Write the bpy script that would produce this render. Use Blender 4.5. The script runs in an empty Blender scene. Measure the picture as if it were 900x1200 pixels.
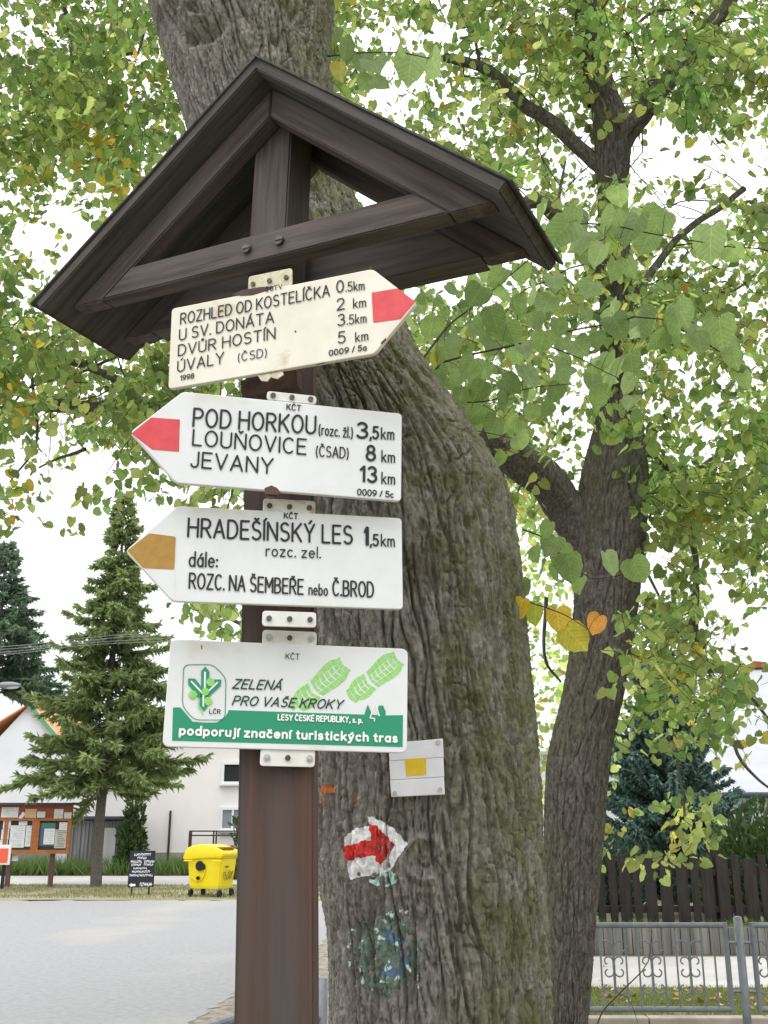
import bpy, bmesh, math, random
import numpy as np
from mathutils import Vector, Matrix
from mathutils.geometry import tessellate_polygon
R = math.radians
rng = np.random.default_rng(7)
random.seed(7)
sc = bpy.context.scene
col = sc.collection

# ------------------------------------------------------------------ camera, sky, sun, exposure
PITCH = R(17); EYE = np.array([0.0, 0.0, 1.6]); FPX = 1200.0
cam = bpy.data.cameras.new('Camera'); cam.sensor_fit = 'VERTICAL'; cam.sensor_height = 36.0; cam.lens = 36.0
cam.clip_start = 0.05; cam.clip_end = 2000
cam_o = bpy.data.objects.new('Camera', cam); col.objects.link(cam_o)
cam_o.location = EYE; cam_o.rotation_euler = (R(90) + PITCH, 0, 0); sc.camera = cam_o

SUN_EL, SUN_AZ = R(60), R(205)                       # azimuth clockwise from +Y: behind the camera, a little left
w = bpy.data.worlds.new('World'); sc.world = w; w.use_nodes = True
nt = w.node_tree; bg = nt.nodes['Background']
sky = nt.nodes.new('ShaderNodeTexSky'); sky.sky_type = 'NISHITA'; sky.sun_disc = False
sky.sun_elevation = SUN_EL; sky.sun_rotation = SUN_AZ; sky.air_density = 1.5; sky.dust_density = 4
tc = nt.nodes.new('ShaderNodeTexCoord')
cn = nt.nodes.new('ShaderNodeTexNoise'); cn.inputs['Scale'].default_value = 2.2; cn.inputs['Detail'].default_value = 5
nt.links.new(tc.outputs['Generated'], cn.inputs['Vector'])
cr = nt.nodes.new('ShaderNodeValToRGB')
cr.color_ramp.elements[0].position = .3; cr.color_ramp.elements[0].color = (7.9, 8.2, 8.5, 1)
cr.color_ramp.elements[1].position = .75; cr.color_ramp.elements[1].color = (9.6, 9.6, 9.6, 1)
nt.links.new(cn.outputs['Fac'], cr.inputs['Fac'])
mx = nt.nodes.new('ShaderNodeMix'); mx.data_type = 'RGBA'; mx.inputs[0].default_value = .9
sx_ = nt.nodes.new('ShaderNodeSeparateXYZ'); nt.links.new(tc.outputs['Generated'], sx_.inputs[0])
zr = nt.nodes.new('ShaderNodeMapRange'); zr.inputs[1].default_value = 0.0; zr.inputs[2].default_value = 1.0; zr.inputs[3].default_value = 1.0; zr.inputs[4].default_value = 2.1
nt.links.new(sx_.outputs['Z'], zr.inputs[0])
vm = nt.nodes.new('ShaderNodeVectorMath'); vm.operation = 'SCALE'; nt.links.new(cr.outputs[0], vm.inputs[0]); nt.links.new(zr.outputs[0], vm.inputs['Scale'])
nt.links.new(sky.outputs[0], mx.inputs[6]); nt.links.new(vm.outputs[0], mx.inputs[7])
nt.links.new(mx.outputs[2], bg.inputs['Color']); bg.inputs['Strength'].default_value = .13

sl = bpy.data.lights.new('Sun', 'SUN'); sl.energy = 1.0; sl.angle = R(40); sl.color = (1, .97, .92)
so = bpy.data.objects.new('Sun', sl); col.objects.link(so)
sd = Vector((math.sin(SUN_AZ) * math.cos(SUN_EL), math.cos(SUN_AZ) * math.cos(SUN_EL), math.sin(SUN_EL)))
so.rotation_euler = sd.to_track_quat('Z', 'Y').to_euler(); so.location = (0, -5, 12)
sc.view_settings.view_transform = 'Standard'; sc.view_settings.look = 'None'
sc.view_settings.gamma = 1; sc.view_settings.use_curve_mapping = False
sc.view_settings.exposure = 0.12

# ------------------------------------------------------------------ measuring: a pixel of the 900x1200 photo at a distance Y, in metres
def ray(x, y):
    a = (x - 450) / FPX; b = (600 - y) / FPX
    return np.array([a, math.cos(PITCH) - b * math.sin(PITCH), math.sin(PITCH) + b * math.cos(PITCH)])
def un(x, y, Y):
    r = ray(x, y); return EYE + r * (Y / r[1])
def proj(P):
    d = np.asarray(P) - EYE
    dep = d[..., 1] * math.cos(PITCH) + d[..., 2] * math.sin(PITCH)
    up = -d[..., 1] * math.sin(PITCH) + d[..., 2] * math.cos(PITCH)
    return np.stack([450 + FPX * d[..., 0] / dep, 600 - FPX * up / dep], -1)

# ------------------------------------------------------------------ helpers
def tag(o, label=None, cat=None, group=None, kind=None):
    if label: o['label'] = label
    if cat: o['category'] = cat
    if group: o['group'] = group
    if kind: o['kind'] = kind
    return o
def empty(name, loc=(0, 0, 0), rz=0.0, **k):
    o = bpy.data.objects.new(name, None); col.objects.link(o); o.location = loc; o.rotation_euler = (0, 0, rz)
    o.empty_display_size = .1
    return tag(o, **k)
def put(name, me, mat, parent=None, smooth=False, **k):
    o = bpy.data.objects.new(name, me); col.objects.link(o)
    if mat is not None: me.materials.append(mat)
    if smooth: me.polygons.foreach_set('use_smooth', [True] * len(me.polygons))
    if parent is not None: o.parent = parent
    return tag(o, **k)
def pyd(name, v, f, mat, parent=None, smooth=False, **k):
    me = bpy.data.meshes.new(name); me.from_pydata([tuple(p) for p in v], [], [tuple(q) for q in f]); me.update()
    return put(name, me, mat, parent, smooth, **k)
def quads(name, V, Q, mat, parent=None, smooth=True, cols=None, **k):
    V = np.asarray(V, np.float32); Q = np.asarray(Q, np.int32)
    me = bpy.data.meshes.new(name)
    me.vertices.add(len(V)); me.vertices.foreach_set('co', V.ravel())
    n = Q.shape[1]
    me.loops.add(Q.size); me.loops.foreach_set('vertex_index', Q.ravel())
    me.polygons.add(len(Q)); me.polygons.foreach_set('loop_start', np.arange(0, Q.size, n, dtype=np.int32))
    try: me.polygons.foreach_set('loop_total', np.full(len(Q), n, np.int32))
    except Exception: pass
    me.update(calc_edges=True); me.validate()
    if cols:
        for cn_, c in cols.items():
            c = np.asarray(c, np.float32)
            if c.ndim == 1:
                a = me.attributes.new(cn_, 'FLOAT', 'POINT'); a.data.foreach_set('value', c)
            else:
                a = me.attributes.new(cn_, 'FLOAT_COLOR', 'POINT'); a.data.foreach_set('color', np.concatenate([c, np.ones((len(c), 1), np.float32)], 1).ravel())
    return put(name, me, mat, parent, smooth, **k)

class MB:
    """collects boxes, tubes and polygons for ONE part"""
    def __init__(s): s.bm = bmesh.new()
    def box(s, c, d, rz=0.0, M=None, bev=0.0):
        m = Matrix.Translation(c) @ Matrix.Rotation(rz, 4, 'Z') if M is None else M @ Matrix.Translation(c)
        r = bmesh.ops.create_cube(s.bm, size=1.0, matrix=m @ Matrix.Diagonal((d[0], d[1], d[2], 1)))
        if bev > 0:
            es = {e for v in r['verts'] for e in v.link_edges}
            bmesh.ops.bevel(s.bm, geom=list(es), offset=bev, segments=2, affect='EDGES', profile=.6)
        return s
    def cyl(s, a, b, r, seg=10, r2=None):
        a = Vector(a); b = Vector(b); d = b - a
        M = Matrix.Translation((a + b) / 2) @ d.to_track_quat('Z', 'Y').to_matrix().to_4x4()
        bmesh.ops.create_cone(s.bm, cap_ends=True, segments=seg, radius1=r, radius2=r if r2 is None else r2, depth=d.length, matrix=M)
        return s
    def tube(s, pts, r, seg=6):
        for a, b in zip(pts[:-1], pts[1:]): s.cyl(a, b, r, seg)
        return s
    def ball(s, c, r, d=(1, 1, 1), u=10, v=7):
        bmesh.ops.create_uvsphere(s.bm, u_segments=u, v_segments=v, radius=r, matrix=Matrix.Translation(c) @ Matrix.Diagonal((*d, 1)))
        return s
    def poly(s, pts):
        s.bm.faces.new([s.bm.verts.new(p) for p in pts]); return s
    def prism(s, pts, off, bev=0.0):
        """polygon pts (3D, planar) pushed along off"""
        off = Vector(off)
        a = [s.bm.verts.new(p) for p in pts]; b = [s.bm.verts.new(Vector(p) + off) for p in pts]
        fs = [s.bm.faces.new(a), s.bm.faces.new(b[::-1])]
        n = len(a); cap = fs[0]
        for i in range(n): fs.append(s.bm.faces.new([a[i], b[i], b[(i + 1) % n], a[(i + 1) % n]]))
        bmesh.ops.recalc_face_normals(s.bm, faces=fs)
        if bev > 0:
            bmesh.ops.bevel(s.bm, geom=list(cap.edges), offset=bev, segments=2, affect='EDGES', profile=.5)
        return s
    def build(s, name, mat, parent=None, smooth=False, **k):
        bmesh.ops.triangulate(s.bm, faces=[f for f in s.bm.faces if len(f.verts) > 4])
        me = bpy.data.meshes.new(name); s.bm.to_mesh(me); s.bm.free()
        return put(name, me, mat, parent, smooth, **k)

# numpy gradient noise
_perm = np.random.default_rng(3).permutation(256); _perm = np.concatenate([_perm, _perm])
_g = np.random.default_rng(4).normal(size=(256, 3)); _g /= np.linalg.norm(_g, axis=1)[:, None]
def pn(P):
    P = np.asarray(P, float); sh = P.shape[:-1]; P = P.reshape(-1, 3)
    i = np.floor(P).astype(int); f = P - i; i &= 255
    u = f * f * f * (f * (f * 6 - 15) + 10); out = 0
    for dx in (0, 1):
        for dy in (0, 1):
            for dz in (0, 1):
                h = _perm[_perm[_perm[(i[:, 0] + dx) & 255] + ((i[:, 1] + dy) & 255)] + ((i[:, 2] + dz) & 255)]
                d = f - np.array([dx, dy, dz])
                wt = (u[:, 0] if dx else 1 - u[:, 0]) * (u[:, 1] if dy else 1 - u[:, 1]) * (u[:, 2] if dz else 1 - u[:, 2])
                out = out + wt * np.sum(_g[h] * d, 1)
    return (out * 1.5).reshape(sh)
def sstep(a, b, x):
    t = np.clip((x - a) / (b - a), 0, 1); return t * t * (3 - 2 * t)

# ------------------------------------------------------------------ materials
def mat(name, base, rough=.6, spec=.3, metal=0.0):
    m = bpy.data.materials.new(name); m.use_nodes = True
    b = m.node_tree.nodes['Principled BSDF']
    b.inputs['Base Color'].default_value = (*base, 1); b.inputs['Roughness'].default_value = rough
    b.inputs['Specular IOR Level'].default_value = spec; b.inputs['Metallic'].default_value = metal
    return m
def noise_mat(name, c1, c2, scale=(5, 5, 5), detail=6, rough=.7, spec=.25, bump=0.0, bdist=.01, lo=.35, hi=.65, coord='Object', extra=None, metal=0.0):
    m = mat(name, c1, rough, spec, metal); t = m.node_tree; b = t.nodes['Principled BSDF']
    tcn = t.nodes.new('ShaderNodeTexCoord'); mp = t.nodes.new('ShaderNodeMapping'); mp.inputs['Scale'].default_value = scale
    t.links.new(tcn.outputs[coord], mp.inputs[0])
    n = t.nodes.new('ShaderNodeTexNoise'); n.inputs['Scale'].default_value = 1; n.inputs['Detail'].default_value = detail; n.inputs['Roughness'].default_value = .62
    t.links.new(mp.outputs[0], n.inputs['Vector'])
    r = t.nodes.new('ShaderNodeValToRGB'); r.color_ramp.elements[0].position = lo; r.color_ramp.elements[1].position = hi
    r.color_ramp.elements[0].color = (*c1, 1); r.color_ramp.elements[1].color = (*c2, 1)
    t.links.new(n.outputs['Fac'], r.inputs[0]); out = r.outputs[0]
    if extra:                                        # second layer: (colour, scale, lo, hi)
        c3, s3, l3, h3 = extra
        mp2 = t.nodes.new('ShaderNodeMapping'); mp2.inputs['Scale'].default_value = s3; mp2.inputs['Location'].default_value = (3.1, 1.7, 5.2)
        t.links.new(tcn.outputs[coord], mp2.inputs[0])
        n2 = t.nodes.new('ShaderNodeTexNoise'); n2.inputs['Scale'].default_value = 1; n2.inputs['Detail'].default_value = 4
        t.links.new(mp2.outputs[0], n2.inputs['Vector'])
        mr = t.nodes.new('ShaderNodeMapRange'); mr.inputs[1].default_value = l3; mr.inputs[2].default_value = h3
        t.links.new(n2.outputs['Fac'], mr.inputs[0])
        x = t.nodes.new('ShaderNodeMix'); x.data_type = 'RGBA'; x.inputs[7].default_value = (*c3, 1)
        t.links.new(mr.outputs[0], x.inputs[0]); t.links.new(out, x.inputs[6]); out = x.outputs[2]
    t.links.new(out, b.inputs['Base Color'])
    if bump > 0:
        bp = t.nodes.new('ShaderNodeBump'); bp.inputs['Strength'].default_value = bump; bp.inputs['Distance'].default_value = bdist
        t.links.new(n.outputs['Fac'], bp.inputs['Height']); t.links.new(bp.outputs[0], b.inputs['Normal'])
    return m
def leaf_mat(name, trans=2.6, mixf=.5, gloss=.35):
    m = bpy.data.materials.new(name); m.use_nodes = True; t = m.node_tree; b = t.nodes['Principled BSDF']
    a = t.nodes.new('ShaderNodeAttribute'); a.attribute_name = 'Col'
    tcn = t.nodes.new('ShaderNodeTexCoord'); n = t.nodes.new('ShaderNodeTexNoise'); n.inputs['Scale'].default_value = 70; n.inputs['Detail'].default_value = 3; t.links.new(tcn.outputs['Object'], n.inputs['Vector'])
    mr = t.nodes.new('ShaderNodeMapRange'); mr.inputs[3].default_value = .72; mr.inputs[4].default_value = 1.32; t.links.new(n.outputs['Fac'], mr.inputs[0])
    vs = t.nodes.new('ShaderNodeVectorMath'); vs.operation = 'SCALE'; t.links.new(a.outputs['Color'], vs.inputs[0]); t.links.new(mr.outputs[0], vs.inputs['Scale'])
    t.links.new(vs.outputs[0], b.inputs['Base Color']); b.inputs['Roughness'].default_value = .5; b.inputs['Specular IOR Level'].default_value = gloss
    tr = t.nodes.new('ShaderNodeBsdfTranslucent')
    ml = t.nodes.new('ShaderNodeMix'); ml.data_type = 'RGBA'; ml.blend_type = 'MULTIPLY'; ml.inputs[0].default_value = 1
    ml.inputs[7].default_value = (trans * 1.0, trans, trans * .82, 1); t.links.new(vs.outputs[0], ml.inputs[6])
    t.links.new(ml.outputs[2], tr.inputs['Color'])
    mxs = t.nodes.new('ShaderNodeMixShader'); mxs.inputs[0].default_value = mixf
    t.links.new(b.outputs[0], mxs.inputs[1]); t.links.new(tr.outputs[0], mxs.inputs[2])
    t.links.new(mxs.outputs[0], t.nodes['Material Output'].inputs['Surface'])
    return m
def attr_mat(name, rough=.8, bump=.0):
    m = mat(name, (.5, .5, .5), rough, .2); t = m.node_tree
    a = t.nodes.new('ShaderNodeAttribute'); a.attribute_name = 'Col'
    t.links.new(a.outputs['Color'], t.nodes['Principled BSDF'].inputs['Base Color'])
    return m
def bark_mat(name, dark, light, moss=True, lich=1.0):
    m = noise_mat(name, dark, light, (75, 75, 20), 10, .95, .1, 1.0, .012, .36, .66)
    t = m.node_tree; b = t.nodes['Principled BSDF']; src = b.inputs['Base Color'].links[0].from_socket
    def layer(src, colr, scale, lo, hi, attr=None):
        tcn = t.nodes.new('ShaderNodeTexCoord'); n = t.nodes.new('ShaderNodeTexNoise'); n.inputs['Scale'].default_value = scale; n.inputs['Detail'].default_value = 5
        t.links.new(tcn.outputs['Object'], n.inputs['Vector'])
        mr = t.nodes.new('ShaderNodeMapRange'); mr.inputs[1].default_value = lo; mr.inputs[2].default_value = hi; t.links.new(n.outputs['Fac'], mr.inputs[0])
        fac = mr.outputs[0]
        if attr:
            a = t.nodes.new('ShaderNodeAttribute'); a.attribute_name = attr
            mm = t.nodes.new('ShaderNodeMath'); mm.operation = 'MULTIPLY'; t.links.new(fac, mm.inputs[0]); t.links.new(a.outputs['Fac'], mm.inputs[1]); fac = mm.outputs[0]
        x = t.nodes.new('ShaderNodeMix'); x.data_type = 'RGBA'; x.inputs[7].default_value = (*colr, 1)
        t.links.new(fac, x.inputs[0]); t.links.new(src, x.inputs[6]); return x.outputs[2]
    src = layer(src, tuple(.3 * lich + .14 * (1 - lich) for _ in range(3)), 60, .56, .8)
    src = layer(src, (.075, .06, .045), 7, .58, .8)
    if moss: src = layer(src, (.145, .15, .07), 14, .25, .66, 'moss')
    t.links.new(src, b.inputs['Base Color'])
    b1_ = [n for n in t.nodes if n.type == 'BUMP'][0]; tcn = t.nodes.new('ShaderNodeTexCoord')
    for sc_, dist in (((170, 170, 70), .004), ((420, 420, 260), .002)):      # flaky small-scale relief
        mp = t.nodes.new('ShaderNodeMapping'); mp.inputs['Scale'].default_value = sc_; n = t.nodes.new('ShaderNodeTexNoise'); n.inputs['Scale'].default_value = 1; n.inputs['Detail'].default_value = 6
        t.links.new(tcn.outputs['Object'], mp.inputs[0]); t.links.new(mp.outputs[0], n.inputs['Vector'])
        b2_ = t.nodes.new('ShaderNodeBump'); b2_.inputs['Strength'].default_value = .9; b2_.inputs['Distance'].default_value = dist
        t.links.new(n.outputs['Fac'], b2_.inputs['Height']); t.links.new(b1_.outputs[0], b2_.inputs['Normal']); t.links.new(b2_.outputs[0], b.inputs['Normal']); b1_ = b2_
    return m

def veined(m):
    t = m.node_tree; vs = [n for n in t.nodes if n.type == 'VECT_MATH'][0]; src = vs.outputs[0]; dst = [l.to_socket for l in src.links]
    a = t.nodes.new('ShaderNodeAttribute'); a.attribute_name = 'lxy'; sp = t.nodes.new('ShaderNodeSeparateXYZ'); t.links.new(a.outputs['Vector'], sp.inputs[0])
    def mth(op, x, y=None, c=None):
        n = t.nodes.new('ShaderNodeMath'); n.operation = op
        for i, v in enumerate((x, y)):
            if v is None: continue
            if isinstance(v, (int, float)): n.inputs[i].default_value = v
            else: t.links.new(v, n.inputs[i])
        return n.outputs[0]
    ay = sp.outputs['Y']; u = mth('SUBTRACT', sp.outputs['X'], mth('MULTIPLY', ay, .75)); fr = mth('ABSOLUTE', mth('SUBTRACT', mth('FRACT', mth('MULTIPLY', u, 7.0)), .5))
    v1 = mth('LESS_THAN', fr, .07); v2 = mth('LESS_THAN', ay, .016); v = mth('MAXIMUM', v1, v2)
    x = t.nodes.new('ShaderNodeMix'); x.data_type = 'RGBA'; x.blend_type = 'MULTIPLY'; x.inputs[7].default_value = (1.35, 1.3, 1.35, 1)
    t.links.new(v, x.inputs[0]); t.links.new(src, x.inputs[6])
    for d in dst: t.links.new(x.outputs[2], d)
    return m
M = {}
M['bark'] = bark_mat('bark_grey_brown', (.158, .146, .127), (.36, .336, .296))
M['bark2'] = bark_mat('bark_dark', (.075, .067, .058), (.19, .173, .152), lich=.5)
M['twig'] = noise_mat('twig_bark', (.05, .042, .034), (.09, .078, .06), (20, 20, 20))
M['leaf'] = leaf_mat('lime_leaf', 3.7, .58)
M['leafn'] = veined(leaf_mat('near_lime_leaf', 2.9, .5))
M['needle'] = leaf_mat('needle', 1.5, .34, .15)
M['wood'] = noise_mat('stained_wood', (.062, .051, .048), (.14, .11, .1), (3.5, 60, 60), 10, .75, .2, .7, .004, .36, .66, extra=((.11, .1, .095), (2.2, 14, 14), .47, .7))
M['greywood'] = noise_mat('weathered_dark_boards', (.06, .056, .052), (.115, .107, .1), (3.5, 60, 60), 10, .85, .15, .7, .004)
M['post_wood'] = noise_mat('stained_post_wood', (.05, .033, .027), (.115, .058, .043), (48, 48, 1.6), 10, .6, .3, .6, .004, .36, .66, extra=((.075, .062, .056), (13, 13, .7), .44, .66))
M['felt'] = noise_mat('roof_felt', (.055, .056, .052), (.11, .112, .1), (30, 30, 30), 6, .9, .1, .5, .004)
M['white'] = noise_mat('white_enamel', (.67, .68, .69), (.75, .76, .77), (6, 6, 6), 5, .38, .4, extra=((.6, .57, .5), (9, 9, 14), .66, .86))
M['cream'] = noise_mat('aged_cream_enamel', (.68, .63, .53), (.78, .74, .65), (7, 7, 7), 5, .42, .4, extra=((.5, .4, .27), (14, 14, 20), .66, .82))
M['tabw'] = noise_mat('tab_enamel', (.66, .65, .6), (.78, .77, .74), (25, 25, 25), 5, .45, .4, extra=((.38, .2, .09), (22, 22, 22), .68, .8))
M['tabc'] = noise_mat('tab_old_enamel', (.5, .45, .3), (.7, .66, .5), (60, 60, 60), 5, .5, .35, extra=((.22, .13, .07), (60, 60, 60), .62, .72))
M['tabr'] = noise_mat('tab_rusty_enamel', (.72, .69, .62), (.76, .74, .7), (25, 25, 25), 5, .5, .35, extra=((.4, .19, .06), (30, 60, 60), .52, .7))
M['ink'] = mat('black_lettering', (.022, .022, .026), .5, .3)
M['ink4'] = mat('dark_green_lettering', (.02, .06, .05), .5, .3)
M['red'] = noise_mat('red_enamel', (.62, .062, .075), (.68, .085, .095), (30, 30, 30), 4, .42, .35)
M['ochre'] = noise_mat('ochre_enamel', (.36, .205, .045), (.42, .25, .06), (60, 60, 60), 5, .5, .3)
M['gband'] = mat('green_print', (.022, .27, .15), .4, .35)
M['lgreen'] = noise_mat('light_green_print', (.22, .58, .11), (.33, .68, .19), (80, 80, 80), 4, .4, .35)
M['wprint'] = mat('white_print', (.84, .84, .83), .4, .35)
M['greenline'] = mat('green_outline', (.03, .2, .13), .4, .35)
M['bolt'] = noise_mat('bolt_steel', (.05, .045, .04), (.16, .14, .12), (90, 90, 90), 4, .5, .5, metal=.6)
M['zinc'] = noise_mat('zinc_screw', (.38, .37, .36), (.52, .51, .5), (90, 90, 90), 4, .45, .5, metal=.5)
M['rust'] = noise_mat('rusty_steel', (.07, .045, .04), (.13, .085, .07), (30, 30, 30), 6, .8, .2)
M['yellowp'] = noise_mat('yellow_marker', (.66, .43, .015), (.72, .5, .03), (50, 50, 50), 5, .55, .3)
M['slat'] = noise_mat('white_slat', (.66, .66, .68), (.76, .76, .78), (14, 14, 14), 5, .5, .3)
M['asphalt'] = noise_mat('asphalt', (.27, .27, .272), (.34, .34, .345), (14, 14, 14), 10, .95, .1, .3, .01, lo=.3, hi=.7, extra=((.4, .375, .34), (.45, .28, .5), .5, .8))
M['gravel'] = noise_mat('gravel', (.17, .145, .115), (.36, .33, .28), (9, 9, 9), 10, .95, .1, .6, .03)
M['soil'] = noise_mat('ground_soil', (.13, .13, .07), (.2, .18, .11), (.8, .8, .8), 9, .95, .1, .4, .03)
M['lawn'] = noise_mat('lawn_ground', (.12, .145, .055), (.26, .26, .12), (1.6, 1.6, 1.6), 9, .95, .1, .5, .03)
M['verge'] = noise_mat('dry_verge', (.17, .18, .085), (.36, .32, .23), (.5, .9, .7), 9, .95, .1, .4, .03)
M['blade'] = leaf_mat('grass_blade', 1.5, .3, .1)
M['concrete'] = noise_mat('pale_concrete', (.44, .42, .4), (.55, .53, .51), (.8, .8, .8), 8, .9, .15)
M['kerb'] = noise_mat('kerb_concrete', (.33, .29, .25), (.45, .39, .34), (4, 4, 4), 8, .9, .15, .3, .01)
M['steel'] = noise_mat('grey_steel_paint', (.17, .18, .21), (.24, .25, .28), (14, 14, 14), 6, .5, .45, metal=.25)
M['darkfence'] = noise_mat('dark_fence_paint', (.022, .018, .018), (.046, .038, .037), (18, 18, 2), 7, .75, .2)
M['plinthw'] = noise_mat('weathered_boards', (.11, .11, .1), (.27, .26, .24), (14, 14, .8), 7, .9, .15, .3, .01)
M['plaster'] = noise_mat('cream_plaster', (.78, .75, .73), (.84, .81, .79), (.5, .5, .5), 7, .9, .1)
M['plasterg'] = noise_mat('grey_plinth', (.27, .25, .24), (.36, .34, .33), (.9, .9, .9), 7, .9, .1)
M['whitewall'] = noise_mat('white_wall', (.66, .68, .71), (.74, .76, .79), (.6, .6, .6), 6, .85, .1)
M['paleroof'] = noise_mat('pale_roof_sheet', (.4, .41, .43), (.46, .47, .49), (.6, .6, 3), 6, .6, .3)
M['tile'] = noise_mat('orange_roof_tiles', (.62, .24, .11), (.78, .38, .2), (3, 3, 3), 7, .8, .2)
M['darkroof'] = mat('dark_gutter', (.05, .055, .09), .6, .3)
M['glass'] = mat('window_glass', (.03, .035, .035), .08, .6)
M['glassl'] = mat('curtained_glass', (.22, .25, .27), .1, .6)
M['framew'] = mat('white_window_frame', (.75, .76, .78), .5, .3)
M['shed'] = noise_mat('grey_shed_boards', (.16, .16, .165), (.3, .3, .31), (7, 7, .5), 7, .9, .15)
M['sheddoor'] = noise_mat('pale_shed_door', (.5, .5, .52), (.6, .6, .62), (4, 4, 1), 5, .8, .2)
M['orangewood'] = noise_mat('orange_stained_wood', (.32, .11, .038), (.44, .17, .06), (4, 4, 8), 7, .65, .25)
M['redwood'] = noise_mat('red_brown_board', (.25, .07, .035), (.34, .11, .05), (4, 4, 8), 7, .7, .25)
M['legwood'] = noise_mat('dark_leg_wood', (.09, .05, .045), (.15, .085, .075), (9, 9, 2), 7, .7, .25)
M['paper'] = noise_mat('white_paper', (.68, .69, .74), (.78, .79, .82), (9, 9, 9), 4, .8, .1)
M['paperg'] = noise_mat('grey_paper', (.45, .47, .42), (.58, .59, .54), (9, 9, 9), 4, .8, .1)
M['papero'] = noise_mat('peach_paper', (.62, .4, .24), (.7, .48, .3), (9, 9, 9), 4, .8, .1)
M['boardin'] = mat('dark_showcase_lining', (.035, .05, .04), .7, .2)
M['posterb'] = mat('blue_grey_poster', (.1, .14, .25), .5, .3)
M['posterg'] = mat('teal_poster', (.07, .22, .18), .5, .3)
M['redposter'] = mat('red_poster', (.75, .12, .07), .5, .3)
M['black'] = mat('black_board', (.016, .017, .028), .55, .3)
M['chalk'] = mat('white_chalk_paint', (.8, .8, .85), .7, .2)
M['binyellow'] = noise_mat('yellow_plastic', (.76, .6, .008), (.8, .64, .012), (3, 3, 3), 5, .42, .4)
M['binlid'] = noise_mat('yellow_plastic_lid', (.78, .62, .012), (.82, .66, .02), (3, 3, 3), 5, .4, .4)
M['binorange'] = mat('brown_flap', (.28, .09, .02), .5, .3)
M['rubber'] = mat('black_rubber', (.02, .02, .021), .7, .2)
M['scribble'] = mat('graffiti_marker', (.16, .13, .02), .6, .2)
M['rustbar'] = mat('rust_brown_bar', (.06, .04, .035), .7, .2)
M['wire'] = mat('pale_wire', (.4, .4, .42), .5, .3)
M['lamp'] = mat('lamp_housing', (.22, .23, .25), .5, .4)
M['lampglass'] = mat('lamp_bowl', (.65, .66, .68), .2, .5)
M['paint'] = attr_mat('trail_paint', .75)
M['deadleaf'] = attr_mat('dead_leaf', .8)
M['greentrim'] = mat('green_verge_trim', (.1, .32, .2), .5, .3)

# ------------------------------------------------------------------ ground
def sheet(name, pts, z, m, **k):
    b = MB(); b.poly([(x, y, z) for x, y in pts]); return b.build(name, m, None, kind='structure', **k)
sheet('ground', [(-400, -200), (400, -200), (400, 700), (-400, 700)], 0.0, M['soil'], label='flat earth ground of the village green and its surroundings', cat='ground')
def edge(pts, amp, n, seed):
    g = np.random.default_rng(seed); out = []
    for (a, b) in zip(pts[:-1], pts[1:]):
        for i in range(n):
            t = i / n; out.append((a[0] + (b[0] - a[0]) * t + g.normal() * amp, a[1] + (b[1] - a[1]) * t + g.normal() * amp))
    out.append(pts[-1]); return out
near_e = edge([(-2.9, -6), (-2.15, 4.0), (-1.63, 9.4), (-1.45, 11.2), (-.82, 16.2), (.6, 21), (3, 24.2)], .035, 14, 1)
far_e = edge([(3, 24.3), (-3.2, 24.2), (-8.5, 24.1), (-40, 24)], .09, 30, 2)
sheet('road', near_e + far_e + [(-40, -6)], .008, M['asphalt'], label='worn grey asphalt road crossing the village square', cat='road')
gr_o = edge([(3, 24.1), (1.6, 21), (.5, 16.2), (-.2, 11.2), (-.4, 9.4), (-1.0, 4), (-1.4, -6)], .1, 14, 3)
sheet('gravel_verge', edge([(-2.95, -6), (-2.2, 4.0), (-1.68, 9.4), (-1.5, 11.2), (-.87, 16.2), (.5, 21), (2.9, 24.1)], .01, 2, 4) + gr_o, .004, M['gravel'], label='strip of loose gravel along the near road edge', cat='gravel')
sheet('far_verge', edge([(-40, 23.9), (3, 23.9)], .02, 40, 5) + [(3, 30.6), (-40, 30.6)], .004, M['verge'], label='dry grass verge across the road under the spruce', cat='verge')
sheet('side_lane', [(-60, 30.4), (6, 30.4), (6, 35.6), (-60, 35.6)], .008, M['concrete'], label='pale concrete lane behind the notice board', cat='lane')
sheet('lawn', [(1.2, 9.5), (14, 9.5), (14, 11.45), (1.2, 11.45)], .006, M['lawn'], label='strip of lawn with fallen leaves behind the railing', cat='lawn')
sheet('pavement', [(1.2, 11.45), (14, 11.3), (14, 14.0), (1.2, 14.0)], .012, M['concrete'], label='pale paved footpath in front of the dark fence', cat='footpath')
b = MB()
for i in range(13): b.box((1.7 + i * 1.0, 9.42, .02), (.99, .14, .1), bev=.012)
b.build('kerb', M['kerb'], None, kind='structure', label='low pinkish concrete kerb along the near lawn edge', cat='kerb')

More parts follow.
